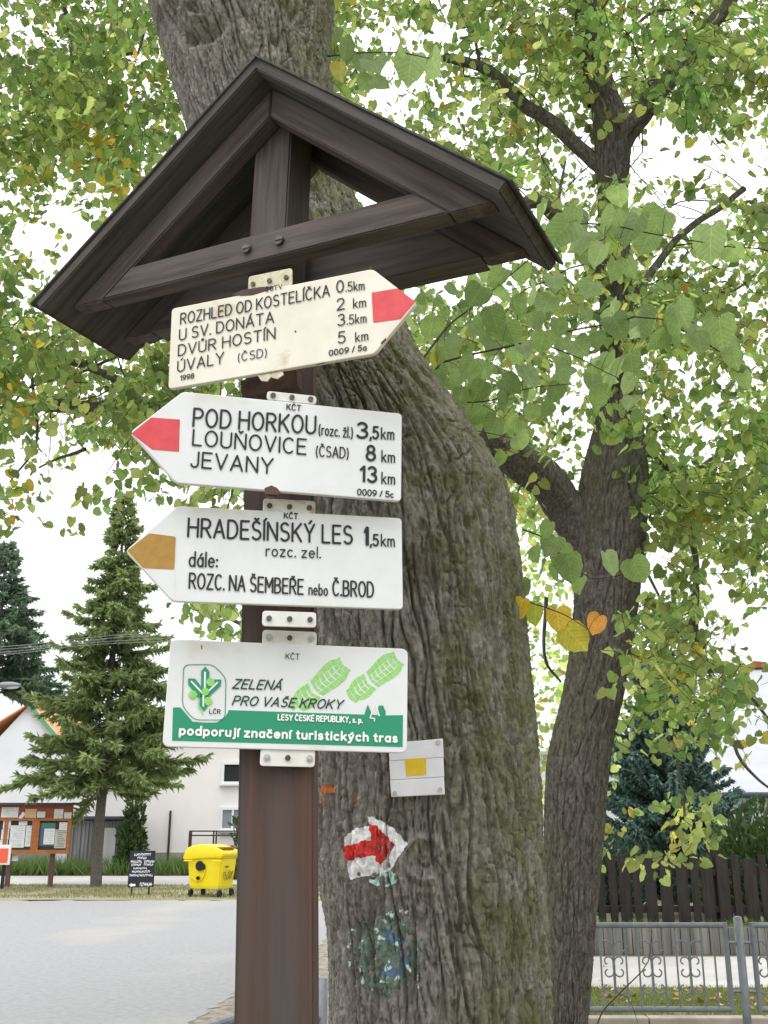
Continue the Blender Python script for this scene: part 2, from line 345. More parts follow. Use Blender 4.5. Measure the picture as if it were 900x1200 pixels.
def blades(name, n, x0, x1, y0, y1, h, wd, c1, c2, z=0.006, dens=None, **k):
    g = np.random.default_rng(hash(name) % 1000 if 0 else len(name) + n)
    x = g.uniform(x0, x1, n); y = g.uniform(y0, y1, n)
    keep = pn(np.stack([x * .9, y * .9, np.zeros(n)], -1)) > -.25 + g.uniform(-.3, .3, n)
    if dens is not None: keep &= g.uniform(size=n) < dens(x, y)
    x, y = x[keep], y[keep]; n = len(x)
    a = g.uniform(0, 6.28, n); hh = h * g.uniform(.4, 1.2, n); le = g.normal(size=(n, 2)) * hh[:, None] * .45
    d = np.stack([np.cos(a), np.sin(a)], -1) * wd * .5
    V = np.zeros((n, 3, 3)); V[:, 0, :2] = np.stack([x, y], -1) - d; V[:, 1, :2] = np.stack([x, y], -1) + d
    V[:, :2, 2] = z; V[:, 2, :2] = np.stack([x, y], -1) + le; V[:, 2, 2] = z + hh
    t = g.uniform(size=(n, 1)); C = np.array(c1) * (1 - t) + np.array(c2) * t
    return quads(name, V.reshape(-1, 3), np.arange(3 * n).reshape(-1, 3), M['blade'], None, False, {'Col': np.repeat(C, 3, 0)}, kind='stuff', **k)
blades('lawn_grass', 34000, 1.2, 7, 9.5, 11.45, .05, .008, (.13, .17, .05), (.25, .27, .11), label='short green grass growing on the strip behind the railing', cat='grass')
blades('verge_grass', 15000, -14, -1.5, 24.9, 30.3, .06, .02, (.14, .17, .055), (.34, .31, .17), label='thin dry grass growing on the verge under the spruce', cat='grass')
blades('tall_weeds', 9000, -22, -1, 35.7, 36.9, .6, .06, (.09, .16, .045), (.2, .28, .09), dens=lambda x, y: .35 + .65 * (pn(np.stack([x * .55, y * 0, x * 0 + 9], -1)) > -.1), label='tall green weeds growing along the foot of the shed and house', cat='weeds')
blades('fence_weeds', 3000, 1.5, 12, 14.3, 14.55, .09, .012, (.07, .14, .03), (.14, .24, .06), z=.34, label='line of green weeds along the foot of the dark fence', cat='weeds')

# ------------------------------------------------------------------ branches, bark tubes, leaves
def catmull(P, n):
    P = np.asarray(P, float)
    if len(P) == 2: P = np.stack([P[0], (P[0] + P[1]) / 2, P[1]])
    Q = np.concatenate([[2 * P[0] - P[1]], P, [2 * P[-1] - P[-2]]]); out = []
    m = len(P) - 1
    for s in np.linspace(0, m, n):
        i = min(int(s), m - 1); t = s - i; a, b_, c, d = Q[i:i + 4]
        out.append(.5 * ((2 * b_) + (c - a) * t + (2 * a - 5 * b_ + 4 * c - d) * t * t + (-a + 3 * b_ - 3 * c + d) * t ** 3))
    return np.array(out)
def bark_height(th, s, Rm, seed, sp=.045, deep=.013):
    """furrowed bark: outward offset in metres for angle th and length s"""
    K = Rm / sp * .95; kz = 1 / (sp * 8.5)
    c, si = np.cos(th), np.sin(th)
    wv = .8 * pn(np.stack([c * 2 + seed, si * 2, s * 2.0], -1)) + .35 * pn(np.stack([c * 6 + seed, si * 6, s * 7.0], -1))
    th2 = th + wv * .11
    c, si = np.cos(th2), np.sin(th2)
    n1 = np.abs(pn(np.stack([c * K + seed, si * K, s * kz], -1)))
    n2 = np.abs(pn(np.stack([c * K * 2.1, si * K * 2.1 + seed, s * kz * 1.9], -1)))
    n3 = pn(np.stack([c * K * 5, si * K * 5, s * kz * 14 + seed], -1))
    n4 = pn(np.stack([c * K * 11, si * K * 11, s * kz * 30 + seed], -1))
    n5 = np.abs(pn(np.stack([c * K * .8, si * K * .8, s * kz * 5.5 + seed * 3], -1)))
    n6 = pn(np.stack([c * K * .5 + 9, si * K * .5, s * kz * 1.3], -1))
    h = -deep * .45 * (1 - sstep(.0, .1, n5)) * sstep(-.1, .3, n6) - deep * (1 - sstep(.01, .17, n1)) - deep * .5 * (1 - sstep(0, .17, n2)) + deep * .3 * n3 + deep * .26 * n4
    return h + deep * .3
def ring_faces(N, m):
    i = np.arange(N - 1)[:, None] * m; j = np.arange(m)[None]; j2 = (j + 1) % m
    return np.stack([i + j, i + j2, i + m + j2, i + m + j], -1).reshape(-1, 4)
def bark_tube(name, P, rad, m, n, material, parent, seed=0., sp=.045, deep=.013, horizontal=False, post=None, lump=.05, moss=None, **k):
    P = catmull(P, n); rad = np.interp(np.linspace(0, 1, n), np.linspace(0, 1, len(rad)), rad) if len(rad) != n else np.asarray(rad)
    return bark_rings(name, P, rad, m, material, parent, seed, sp, deep, horizontal, post, lump, moss, **k)
def bark_rings(name, P, rad, m, material, parent, seed, sp, deep, horizontal, post, lump, moss, **k):
    n = len(P); th = np.linspace(0, 2 * math.pi, m, endpoint=False)
    sl_ = np.concatenate([[0], np.cumsum(np.linalg.norm(np.diff(P, axis=0), axis=1))])
    if horizontal:
        A = np.tile([1., 0, 0], (n, 1)); B = np.tile([0, 1., 0], (n, 1))
    else:
        T = np.gradient(P, axis=0); T /= np.linalg.norm(T, axis=1)[:, None]
        a = np.cross(T[0], [0.3, .5, .81]); a /= np.linalg.norm(a); A = []
        for t in T:
            a = a - t * a.dot(t); a /= np.linalg.norm(a); A.append(a.copy())
        A = np.array(A); B = np.cross(T, A)
    TH = np.tile(th, (n, 1)); S = np.tile(sl_[:, None], (1, m)); Rm = float(np.mean(rad))
    h = bark_height(TH, S, Rm, seed, sp, deep) if deep > 0 else np.zeros_like(TH)
    lm = 1 + lump * pn(np.stack([np.cos(TH) * 1.2 + seed, np.sin(TH) * 1.2, S * 1.6], -1)) + lump * .5 * pn(np.stack([np.cos(TH) * 3 + seed, np.sin(TH) * 3, S * 4], -1))
    rr = rad[:, None] * lm
    if post is not None: h = h + post(P[:, None] + rr[..., None] * (np.cos(TH)[..., None] * A[:, None] + np.sin(TH)[..., None] * B[:, None]))
    rr = rr + h * np.minimum(1, rad[:, None] / (Rm * .6))
    D = np.cos(TH)[..., None] * A[:, None] + np.sin(TH)[..., None] * B[:, None]
    V = (P[:, None] + rr[..., None] * D)
    F = ring_faces(n, m)
    mo = np.zeros(n * m) if moss is None else moss(V, D).ravel()
    o = quads(name, V.reshape(-1, 3), F, material, parent, True, {'moss': mo}, **k)
    return o, V, D, h
def limb(name, pts, r0, r1, parent, seed=0., m=22, material=None, sp=.03, deep=.006):
    P = np.array([un(*p) for p in pts]); L = np.sum(np.linalg.norm(np.diff(P, axis=0), axis=1))
    P = catmull(P, max(8, len(P) * 5)); t_ = np.linspace(0, 1, len(P))[:, None]
    P = P + np.stack([pn(P * 2.2 + 5), pn(P * 2.2 + 17), pn(P * 2.2 + 29)], -1) * min(.06, L * .03) * np.minimum(1, t_ * 6)
    n = max(12, int(L / (.02 if r0 > .05 else .05)))
    rad = np.interp(np.linspace(0, 1, 10), [0, 1], [r0, r1])
    if r0 < .02: m, deep = 8, 0
    o = bark_tube(name, P, rad, m, n, material or M['bark2'], parent, seed, sp, deep if r0 > .03 else 0, lump=.16)[0]
    if L > .5 and seed:
        g = np.random.default_rng(int(seed * 10)); segs = []
        for k in range(int(L * 7)):
            i = g.integers(len(P) // 6, len(P)); d = g.normal(size=3) + [0, 0, -.1]; d /= np.linalg.norm(d); ln = g.uniform(.15, .7)
            q = np.array([P[i] + d * ln * t + np.array([0, 0, -.25 * ln * t * t]) + g.normal(0, .02, 3) * (t > 0) for t in np.linspace(0, 1, 5)]); segs.append((catmull(q, 9), g.uniform(.003, .007)))
            e = d + g.normal(0, .6, 3); segs.append((catmull(np.array([q[2], q[2] + e * ln * .25, q[2] + e * ln * .45 - [0, 0, .05]]), 5), .0025))
        V, F = twig_mesh(segs); quads('twigs', V, F, M['twig'], o, True)
    return o
def twig_mesh(segs):
    """thin three-sided twigs: list of (points, radius)"""
    V, F = [], []
    for P, r in segs:
        P = np.asarray(P); n = len(P); T = np.gradient(P, axis=0); T /= np.linalg.norm(T, axis=1)[:, None] + 1e-9
        a = np.cross(T, [.31, .2, .93]); a /= np.linalg.norm(a, axis=1)[:, None] + 1e-9; b_ = np.cross(T, a)
        base = sum(len(x) for x in V)
        th = np.arange(3) * 2.094; rr = r * np.linspace(1, .5, n)
        V.append((P[:, None] + rr[:, None, None] * (np.cos(th)[None, :, None] * a[:, None] + np.sin(th)[None, :, None] * b_[:, None])).reshape(-1, 3))
        F.append(ring_faces(n, 3) + base)
    return np.concatenate(V), np.concatenate(F)

# heart-shaped lime leaf: petiole at the origin, tip along +X
def leaf_template(fine=False):
    if fine:
        e = [(-.05, .13), (-.07, .26), (.0, .39), (.13, .475), (.29, .5), (.46, .48), (.62, .42), (.76, .31), (.88, .16)]
        mid = np.linspace(.03, 1, 10)
        ee = []
        for i, (x, y) in enumerate(e):                # slight saw-tooth
            ee.append((x + (.012 if i % 2 else -.008), y + (.014 if i % 2 else -.012)))
        e = ee
    else:
        e = [(-.06, .22), (.1, .47), (.48, .5), (.8, .3)]; mid = np.array([.05, .3, .66, 1.0])
        mid = np.array([.04, .28, .6, .86, 1.0])
    V = [(x, 0, 0) for x in mid]; L0 = len(V)
    V += [(x, y, 0) for x, y in e]; R0 = len(V); V += [(x, -y, 0) for x, y in e]
    F = []; ne = len(e)
    for i in range(ne - 1):
        F.append((i, i + 1, L0 + i + 1, L0 + i)); F.append((i, R0 + i, R0 + i + 1, i + 1))
    F.append((ne - 1, ne, L0 + ne - 1, L0 + ne - 1)); F.append((ne - 1, R0 + ne - 1, ne, ne))
    V = np.array(V, float)
    V[:, 2] = .22 * np.abs(V[:, 1]) - .16 * V[:, 0] ** 2 + .05 * np.sin(V[:, 0] * 7 + 1) * np.abs(V[:, 1]) * 2
    F2 = [(a, b_, c, d) if len({a, b_, c, d}) == 4 else None for a, b_, c, d in F]
    quad = [f for f in F2 if f]; tri = [(F[-2][0], F[-2][1], F[-2][2]), (F[-1][0], F[-1][1], F[-1][2])]
    # keep all-quad: split the last edge quads' triangles into degenerate-free quads by adding midpoints
    V = list(map(tuple, V))
    for a, b_, c in tri:
        p = (np.array(V[b_]) + np.array(V[c])) / 2; V.append(tuple(p + np.array([.01, 0, 0]))); quad.append((a, b_, len(V) - 1, c))
    return np.array(V), np.array(quad)
LEAF = leaf_template(); LEAFN = leaf_template(True)
def frames(dirv, nrm):
    x = dirv / (np.linalg.norm(dirv, axis=1)[:, None] + 1e-9)
    z = nrm - x * np.sum(nrm * x, 1)[:, None]; z /= np.linalg.norm(z, axis=1)[:, None] + 1e-9
    return np.stack([x, np.cross(z, x), z], 1)
def leaves(name, pos, dirv, nrm, size, C, parent, tmpl=LEAF, material=None, curl=None, **k):
    T, Q = tmpl; n = len(pos)
    Fm = frames(dirv, nrm)
    TT = np.tile(T[None], (n, 1, 1)); 
    g = np.random.default_rng(n)
    TT[:, :, 2] *= g.uniform(.3, 1.9, (n, 1)); TT[:, :, 1] *= g.uniform(.82, 1.08, (n, 1))
    TT[:, :, 2] += g.normal(0, .12, (n, 1)) * TT[:, :, 1]
    V = pos[:, None] + size[:, None, None] * np.einsum('nvk,nkj->nvj', TT, Fm)
    F = (Q[None] + (np.arange(n) * len(T))[:, None, None]).reshape(-1, Q.shape[1])
    return quads(name, V.reshape(-1, 3), F, material or M['leaf'], parent, True, {'Col': np.repeat(C, len(T), 0), 'lxy': np.tile(np.abs(T) * [1, 1, 0], (n, 1))} if tmpl is LEAFN else {'Col': np.repeat(C, len(T), 0)}, **k)

GREEN = np.array([[.078, .112, .043], [.102, .142, .05], [.125, .168, .06], [.15, .182, .066], [.09, .128, .052], [.172, .194, .074]])
YELL = np.array([[.27, .2, .035], [.3, .24, .05], [.2, .2, .04], [.24, .15, .035], [.22, .22, .045]])
def leaf_cols(P, g, base=GREEN, yel=.02, spots=()):
    n = len(P); C = base[g.integers(0, len(base), n)] * g.uniform(.75, 1.25, (n, 1))
    cl = pn(P * 1.3)[:, None]; C = C * 1.12 * (1 + .4 * cl) * np.array([1, 1, 1])
    C[:, 0] *= 1 + .25 * pn(P * 2.3 + 11)
    py = np.full(n, yel); px = proj(P)
    for x, y, r, p in spots: py = np.maximum(py, p * np.exp(-((px[:, 0] - x) ** 2 + (px[:, 1] - y) ** 2) / (r * r)))
    m = g.uniform(size=n) < py; C[m] = YELL[g.integers(0, len(YELL), m.sum())] * g.uniform(.7, 1.2, (m.sum(), 1))
    return np.clip(C, .005, .6)

# coverage of foliage, one digit per 30x30 px of the photo (rows from its top)
ROWS = """\
456786555555543257768988755875
357887555555544125747998777877
678876665555566543546886558886
567866645555542126777875688877
888886655555531145677873236876
898887645555530155766774102332
787887445555520144775564200111
345665434444430022224335322422
521220022333330000002365432255
621100000000220000000444432466
642100000000000002335556766544
544310000000000023446667787766
766554345500000055556656788877
665556676600000066665545787765
655666656700000066654435863354
565667766600000006654446853355
544567766600000006766556854566
433356666600000000677654765577
432134556650000000066550688777
232110024300000000004440466677
211000000000000000005330356766
000000000000000000005400324755
000000000000000000004500324325
000000034400000000005400455302
000000024300000000005300656510
000000000000000000004200667510
000000000000000000003400788741
000000000000000000005600899862
000000000000000000006500599842
000000000000000000006000277420
000000000000000000005300011200
000000000000000000000000026300
000000000000000000004004016500
000000000000000000000003023000""".split('\n')
for r_ in ROWS: assert len(r_) == 30, (r_, len(r_))
GRID = np.array([[int(c) for c in r_] for r_ in ROWS], float) / 10
def density(x, y):
    fx = np.clip(x / 30 - .5, 0, 28.999); fy = y / 30 - .5
    up = fy < 0; fy = np.clip(fy, 0, len(ROWS) - 1.001); i, j = fy.astype(int), fx.astype(int); a, b_ = fy - i, fx - j
    v = GRID[i, j] * (1 - a) * (1 - b_) + GRID[i + 1, j] * a * (1 - b_) + GRID[i, j + 1] * (1 - a) * b_ + GRID[i + 1, j + 1] * a * b_
    v = np.where(up, np.maximum(v * .6, .62), v)
    return np.where((x < -20) | (x > 920), v * .8, v)

def crown(x0, x1, y0, y1, depth, seed, parent, leaf=.06, spots=(), yel=.02, k=1.0, base=GREEN, mask=None):
    """sprays of leaves on drooping twigs, spread through a slab of depth"""
    g = np.random.default_rng(seed)
    ny = int((x1 - x0) * (y1 - y0) / 900 * 44)
    x = g.uniform(x0, x1, ny); y = g.uniform(y0, y1, ny); d = density(x, y)
    if mask is not None: d = d * mask(x, y)
    Y = g.uniform(*depth, ny)
    # clumps with gaps in space
    P0 = np.stack([un(a, b_, c) for a, b_, c in zip(x, y, Y)])
    cl = pn(P0 * 1.6 + seed) + .7 * pn(P0 * 4.0)
    lam = -np.log(1 - np.clip(d, 0, .93)) * k * .55 * np.clip(1 + 2.3 * cl, .03, 3.8)
    keep = g.uniform(size=ny) < lam * .136
    P0 = P0[keep]; d = d[keep]; n = len(P0)
    pos, dr, nm, tw = [], [], [], []
    for p in P0:
        a = g.uniform(0, 6.283); L = g.uniform(.1, .26); u = np.array([math.cos(a), math.sin(a), g.uniform(-.9, .1)]); u /= np.linalg.norm(u)
        m = g.integers(3, 7); side = np.cross(u, [0, 0, 1.0]); side /= np.linalg.norm(side) + 1e-6
        pts = [p + u * L * (t - .5) + np.array([0, 0, -.1 * L * t * t]) for t in np.linspace(0, 1, 4)]
        tw.append((pts, .0022))
        for i in range(m):
            t = (i + g.uniform(.2, .8)) / m; s = 1 if i % 2 else -1
            q = p + u * L * (t - .5) + side * s * .012 + g.normal(0, .012, 3)
            pos.append(q); dr.append(u * .7 + side * s * g.uniform(.4, 1.1) + np.array([0, 0, -g.uniform(.2, 1.0)]) + g.normal(0, .25, 3))
            nm.append(np.array([0, 0, 1.0]) + g.normal(0, .55, 3))
    pos, dr, nm = map(np.array, (pos, dr, nm)); size = leaf * g.uniform(.6, 1.2, len(pos))
    C = leaf_cols(pos, g, base, yel, spots)
    o = leaves('crown', pos, dr, nm, size, C, parent)
    V, F = twig_mesh(tw); quads('twigs', V, F, M['twig'], o, True)
    return o

# ------------------------------------------------------------------ the big lime tree beside the post
TY = 2.8
ROWT = [(-190, 150, 400), (-90, 160, 396), (0, 172, 392), (60, 192, 387), (130, 213, 393), (200, 235, 406), (260, 256, 426), (340, 279, 459), (420, 296, 492),
        (510, 309, 556), (580, 319, 598), (660, 331, 611), (750, 344, 618), (850, 358, 627), (930, 366, 632), (1000, 370, 635), (1050, 375, 638), (1085, 383, 640), (1130, 386, 642), (1200, 387, 646), (1300, 382, 654)]
def trunk_rows(rows, Y, n, zbot=0.0, flare=1.35, over=None):
    zs, xs, rs = [], [], []
    for y, l, r in rows:
        a, b_ = un(l, y, Y), un(r, y, Y); zs.append(a[2]); xs.append((a[0] + b_[0]) / 2); rs.append((b_[0] - a[0]) / 2 * .985)
    zs.append(zbot); xs.append(xs[-1]); rs.append(rs[-1] * flare)
    zs, xs, rs = map(np.array, (zs, xs, rs)); o = np.argsort(zs); zs, xs, rs = zs[o], xs[o], rs[o]
    z = np.linspace(zs[0], zs[-1], n)
    def sm(v):
        f = np.interp(z, zs, v); kx = np.hanning(max(5, int(n * .035)) | 1); kx /= kx.sum(); pdd = len(kx) // 2
        return np.convolve(np.pad(f, pdd, mode='edge'), kx, 'valid')
    return z, sm(xs), sm(rs)
lime = empty('lime_tree', (float(un(515, 1200, TY)[0]), TY, 0), label='massive old lime tree with furrowed trunk and painted trail marks right behind the signpost', cat='tree')
z, xs, rs = trunk_rows(ROWT, TY, 1250)
off = np.array([lime.location.x, TY, 0])
knots = [(497, 1006, 25, .014), (232, 12, 34, -.03)]
def knot(Pw):
    px = proj(Pw + off); front = Pw[..., 1] < 0.05
    h = np.zeros(px.shape[:-1])
    for kx, ky, kr, a in knots:
        r = np.hypot(px[..., 0] - kx, (px[..., 1] - ky) * .95) / kr
        rim = np.exp(-((r - .92) / .2) ** 2); core = np.exp(-(r / .6) ** 4)
        h += np.where(front, a * (rim * .9 - core * .35 + core * .3 * np.sin(r * 15 + 3 * pn(Pw * 30))), 0)
    return h
def moss_main(V, D):
    n = pn(V * 2.2) * .5 + pn(V * 6) * .25
    side = D[..., 0] * .85 - D[..., 1] * .2 + .16
    up = np.clip((V[..., 2] - 1.2) / 2.2, 0, 1) * .35
    return np.clip(sstep(.15, .95, side + n + up * .8) * .95, 0, 1)
tr, TV, TD, TH_ = bark_rings('trunk', np.stack([xs - off[0], np.zeros_like(xs), z], -1), rs, 600, M['bark'], lime, 1.3, .032, .0155, True, knot, .028, moss_main)
# trail paint: faces of the bark itself, lifted a millimetre
TW = TV + off; npx = proj(TW); N, m_ = TW.shape[:2]
def inpoly(px, poly):
    x, y = px[..., 0], px[..., 1]; ins = np.zeros(x.shape, bool); p = poly
    for i in range(len(p)):
        (x1, y1), (x2, y2) = p[i], p[i - 1]
        c = ((y1 > y) != (y2 > y)) & (x < (x2 - x1) * (y - y1) / (y2 - y1 + 1e-9) + x1); ins ^= c
    return ins
def paint(name, box, masks, drop, label, lift=.0018, up=4):
    """masks: list of (function of pixel, n45, n20 -> bool, colour); the bark's own surface, finely resampled inside box"""
    inb = (npx[..., 0] > box[0]) & (npx[..., 0] < box[2]) & (npx[..., 1] > box[1]) & (npx[..., 1] < box[3]) & (TD[..., 1] < -.1)
    ii, jj = np.nonzero(inb); i0, i1, j0, j1 = ii.min(), ii.max() + 1, jj.min(), jj.max() + 1
    def res(a):
        a = a[i0:i1, j0:j1]; n0, n1 = a.shape[:2]; y = np.linspace(0, n0 - 1.001, n0 * up); x = np.linspace(0, n1 - 1.001, n1 * up)
        i, j = y.astype(int), x.astype(int); fy, fx = (y - i), (x - j); sh = (len(y), 1) + (1,) * (a.ndim - 2); fy = fy.reshape(sh); fx = fx.reshape((1, len(x)) + (1,) * (a.ndim - 2))
        I, J = i[:, None], j[None]
        return a[I, J] * (1 - fy) * (1 - fx) + a[I + 1, J] * fy * (1 - fx) + a[I, J + 1] * (1 - fy) * fx + a[I + 1, J + 1] * fy * fx
    V, D, H = res(TV), res(TD), res(TH_); W = V + off
    px = proj(W) + np.stack([pn(W * 60), pn(W * 60 + 31)], -1) * 1.8 + np.stack([pn(W * 160), pn(W * 160 + 7)], -1) * 1.2
    n45, n20 = pn(W * 48) + .5 * pn(W * 120), pn(W * 16)
    C = np.zeros(V.shape); sel = np.zeros(V.shape[:2], bool)
    for fn, c in masks:
        q = fn(px, n45, n20); sel |= q; C = np.where(q[..., None], np.array(c)[None, None] * (1 + .3 * n45[..., None] + .2 * n20[..., None]), C)
    sel &= (H > drop + .004 * n45) & (n45 + 1.2 * n20 > -1.15)
    n0, n1 = sel.shape; i, j = np.nonzero(sel[:-1, :-1] & sel[1:, :-1] & sel[:-1, 1:] & sel[1:, 1:])
    idx = np.stack([i * n1 + j, i * n1 + j + 1, (i + 1) * n1 + j + 1, (i + 1) * n1 + j], -1); u, inv = np.unique(idx, return_inverse=True)
    P = (V + D * (lift + .0012 * n45[..., None])).reshape(-1, 3)[u]
    quads(name, P, inv.reshape(-1, 4), M['paint'], lime, True, {'Col': np.clip(C, 0, 1).reshape(-1, 3)[u]}, label=label)
white_p = [(403.6, 980), (418, 970), (433, 968), (431, 955), (446, 961), (460, 970), (478, 988), (468, 1004), (458, 1020), (440, 1026), (410, 1030), (408, 1018), (405, 1002)]
red_p = [(403, 993), (420, 987), (435, 984), (433, 966), (441, 967), (452, 979), (464, 990), (454, 1002), (447, 1014), (441, 1010), (441, 1003), (424, 1005), (405, 1009)]
paint('painted_arrow', (396, 945, 490, 1045), [(lambda p, a, b_: (np.hypot((p[..., 0] - 449) / 18, (p[..., 1] - 1029) / 11) < 1) & (a > -.1), (.36, .53, .48)),
                        (lambda p, a, b_: inpoly(p, white_p), (.78, .78, .79)), (lambda p, a, b_: inpoly(p, red_p), (.6, .05, .045))], -.03, 'red arrow on a white painted ground')
def ring(p): return np.hypot((p[..., 0] - 455) / 47, (p[..., 1] - 1117) / 50)
paint('faded_paint', (400, 1058, 512, 1178), [(lambda p, a, b_: (ring(p) < 1) & (b_ * .4 + .8 * a > -.3 + .35 * (ring(p) > .8)), (.12, .17, .13)),
                      (lambda p, a, b_: (np.abs(ring(p) - .42) < .14) & (p[..., 0] > 450) & (a > -.1), (.1, .15, .22)),
                      (lambda p, a, b_: (ring(p) < 1.12) & (a > .55), (.42, .52, .48))], -.012, 'old blotchy green paint over an earlier mark')
paint('orange_paint', (366, 912, 428, 955), [(lambda p, a, b_: (np.hypot((p[..., 0] - 385) / 9, (p[..., 1] - 925) / 5) < 1), (.56, .18, .06)),
                       (lambda p, a, b_: (np.hypot((p[..., 0] - 411) / 12, (p[..., 1] - 935) / 7) < 1) & (a > .15), (.36, .15, .08)),
                       (lambda p, a, b_: (np.hypot((p[..., 0] - 378) / 8, (p[..., 1] - 934) / 12) < 1) & (a > .15), (.38, .15, .08))], -.02, 'small orange paint spots')
# forks above the frame and the limbs that carry the left-hand foliage
def loc(pts, root): return pts
lime0 = empty('x') if False else None
def child_limb(name, pts, r0, r1, root, **k):
    o = limb(name, pts, r0, r1, root, **k); o.location = -root.location; return o
child_limb('limb', [(275, -150, 2.8), (200, -420, 3.0), (60, -620, 3.6)], .24, .1, lime, seed=2., m=60)
child_limb('limb', [(290, -150, 2.85), (420, -430, 3.3), (560, -640, 4.2)], .22, .1, lime, seed=3., m=60)
child_limb('limb', [(400, 470, 2.95), (310, 492, 4.4), (170, 482, 6.0), (85, 478, 6.6), (0, 479, 7.0), (-110, 500, 7.3)], .075, .025, lime, seed=4.)
child_limb('limb', [(170, 482, 6.0), (130, 440, 6.3), (60, 412, 6.5), (0, 436, 6.8), (-60, 440, 7)], .03, .016, lime, seed=5.)
for pts in ([(190, 395, 6.2), (138, 421, 6.4), (43, 452, 6.7), (0, 490, 6.9)], [(44, 400, 6.6), (40, 440, 6.6), (43, 520, 6.6), (10, 565, 6.7)], [(100, 526, 6.3), (70, 535, 6.4), (45, 548, 6.5)],
            [(172, 10, 5.6), (168, 40, 5.6), (158, 70, 5.6)], [(160, 62, 5.6), (130, 66, 5.6), (100, 70, 5.7)], [(75, 5, 5.8), (85, 65, 5.8), (92, 115, 5.8), (118, 138, 5.8)], [(30, 118, 5.9), (70, 108, 5.9), (92, 112, 5.8)],
            [(240, 570, 6), (225, 540, 6), (180, 500, 6)], [(290, 735, 6.5), (258, 722, 6.5), (228, 715, 6.6)]):
    child_limb('branch', pts, .014, .006, lime)
spots = [(112, 160, 26, .5), (125, 215, 24, .55), (40, 205, 20, .3), (18, 470, 30, .3), (15, 580, 40, .4), (75, 590, 20, .5), (60, 330, 40, .15)]
c_ = crown(-260, 425, -520, 780, (5.0, 7.6), 11, lime, .062, spots, .012, 3.9); c_.location = -lime.location

# near twigs with large leaves that hang beside the trunk
def sprig(name, stems, items, parent, seed, lf=1.0, label=None):
    g = np.random.default_rng(seed); segs = []
    for pts, r in stems: segs.append((catmull(np.array([un(*p) for p in pts]), 14), r))
    S = np.concatenate([s[0] for s in segs])
    pos, dr, nm, sz, C = [], [], [], [], []
    for it in items:
        x, y, s, Y = it[:4]; tint = it[4] if len(it) > 4 else None
        c = un(x, y, Y + g.normal(0, .05)); L = s / FPX * np.linalg.norm(c - EYE) * 1.18
        down = np.array([g.normal(0, .5), g.normal(0, .35), -1 + g.normal(0, .25)]); down /= np.linalg.norm(down)
        a = c - down * L * .5
        view = EYE - c; view /= np.linalg.norm(view)
        nrm = view * g.uniform(.5, 1.1) + np.array([g.normal(0, .5), g.normal(0, .3), g.uniform(-.1, .9)])
        pos.append(a); dr.append(down); nm.append(nrm); sz.append(L * .95)
        k = np.argmin(np.linalg.norm(S - a, axis=1)); q = S[k]
        if np.linalg.norm(q - a) < .14: segs.append((catmull(np.array([q, (q + a) / 2 + np.array([0, 0, .008]), a]), 5), .0011))
        cc = np.array([[.13, .185, .068], [.15, .21, .08], [.17, .23, .098], [.115, .165, .062]])[g.integers(0, 4)] * g.uniform(.85, 1.15)
        if tint is not None: cc = np.array(tint) * g.uniform(.9, 1.1)
        C.append(cc)
    V, F = twig_mesh(segs); o = quads(name, V, F, M['twig'], parent, True, label=label); o.location = -parent.location
    leaves('leaves', np.array(pos), np.array(dr), np.array(nm), np.array(sz) * lf, np.array(C), o, LEAFN, M['leafn'])
    return o
D1 = 2.75
it = [(655, 275, 35, 2.2), (690, 283, 42, 2.2), (715, 262, 30, 2.2), (738, 270, 38, 2.2), (770, 264, 28, 2.2), (832, 288, 40, 2.2), (862, 297, 22, 2.2), (640, 290, 24, 2.2), (700, 300, 26, 2.2), (720, 318, 24, 2.3), (672, 258, 26, 2.2),
      (555, 330, 28, D1), (580, 325, 28, D1), (557, 348, 26, D1), (612, 322, 22, D1), (625, 345, 24, D1), (610, 360, 22, D1), (640, 357, 26, D1), (580, 377, 30, D1), (560, 387, 22, D1), (600, 392, 24, D1), (575, 407, 26, D1),
      (635, 402, 26, D1), (678, 377, 24, D1), (680, 407, 28, D1), (715, 372, 26, D1), (735, 380, 26, D1), (755, 380, 36, D1), (792, 387, 42, 2.5), (800, 370, 30, 2.5), (845, 392, 34, 2.5), (725, 384, 28, D1), (718, 442, 36, D1), (740, 428, 28, D1),
      (735, 452, 22, D1), (712, 422, 20, D1), (702, 467, 26, D1), (738, 472, 20, D1), (695, 450, 22, D1), (660, 432, 24, D1), (620, 442, 30, D1), (600, 452, 26, D1), (570, 442, 28, D1), (615, 467, 26, D1), (590, 472, 24, D1), (540, 467, 22, D1),
      (555, 487, 26, D1), (525, 422, 28, D1), (515, 442, 24, D1), (505, 387, 26, D1), (530, 402, 24, D1), (578, 502, 26, D1), (600, 500, 22, D1), (550, 432, 26, D1), (650, 462, 22, D1), (510, 422, 18, D1, (.3, .28, .05)), (630, 377, 22, D1),
      (650, 332, 24, D1), (590, 345, 24, D1), (545, 365, 20, D1), (700, 400, 20, D1), (820, 402, 26, 2.5), (860, 420, 24, 2.5), (770, 400, 24, 2.5), (640, 480, 20, D1), (560, 520, 20, D1), (610, 520, 20, D1), (585, 540, 20, D1), (530, 340, 16, D1), (515, 355, 14, D1),
      (495, 350, 16, D1), (655, 385, 20, D1), (690, 340, 22, D1), (615, 410, 22, D1), (560, 460, 24, D1), (535, 445, 22, D1)]
g_ = np.random.default_rng(12)
it += [(q[0] + g_.normal(0, 20), q[1] + g_.normal(0, 16), q[2] * g_.uniform(.65, .95), q[3] + g_.uniform(.05, .35)) for q in it for _ in range(1) if g_.uniform() < .75]
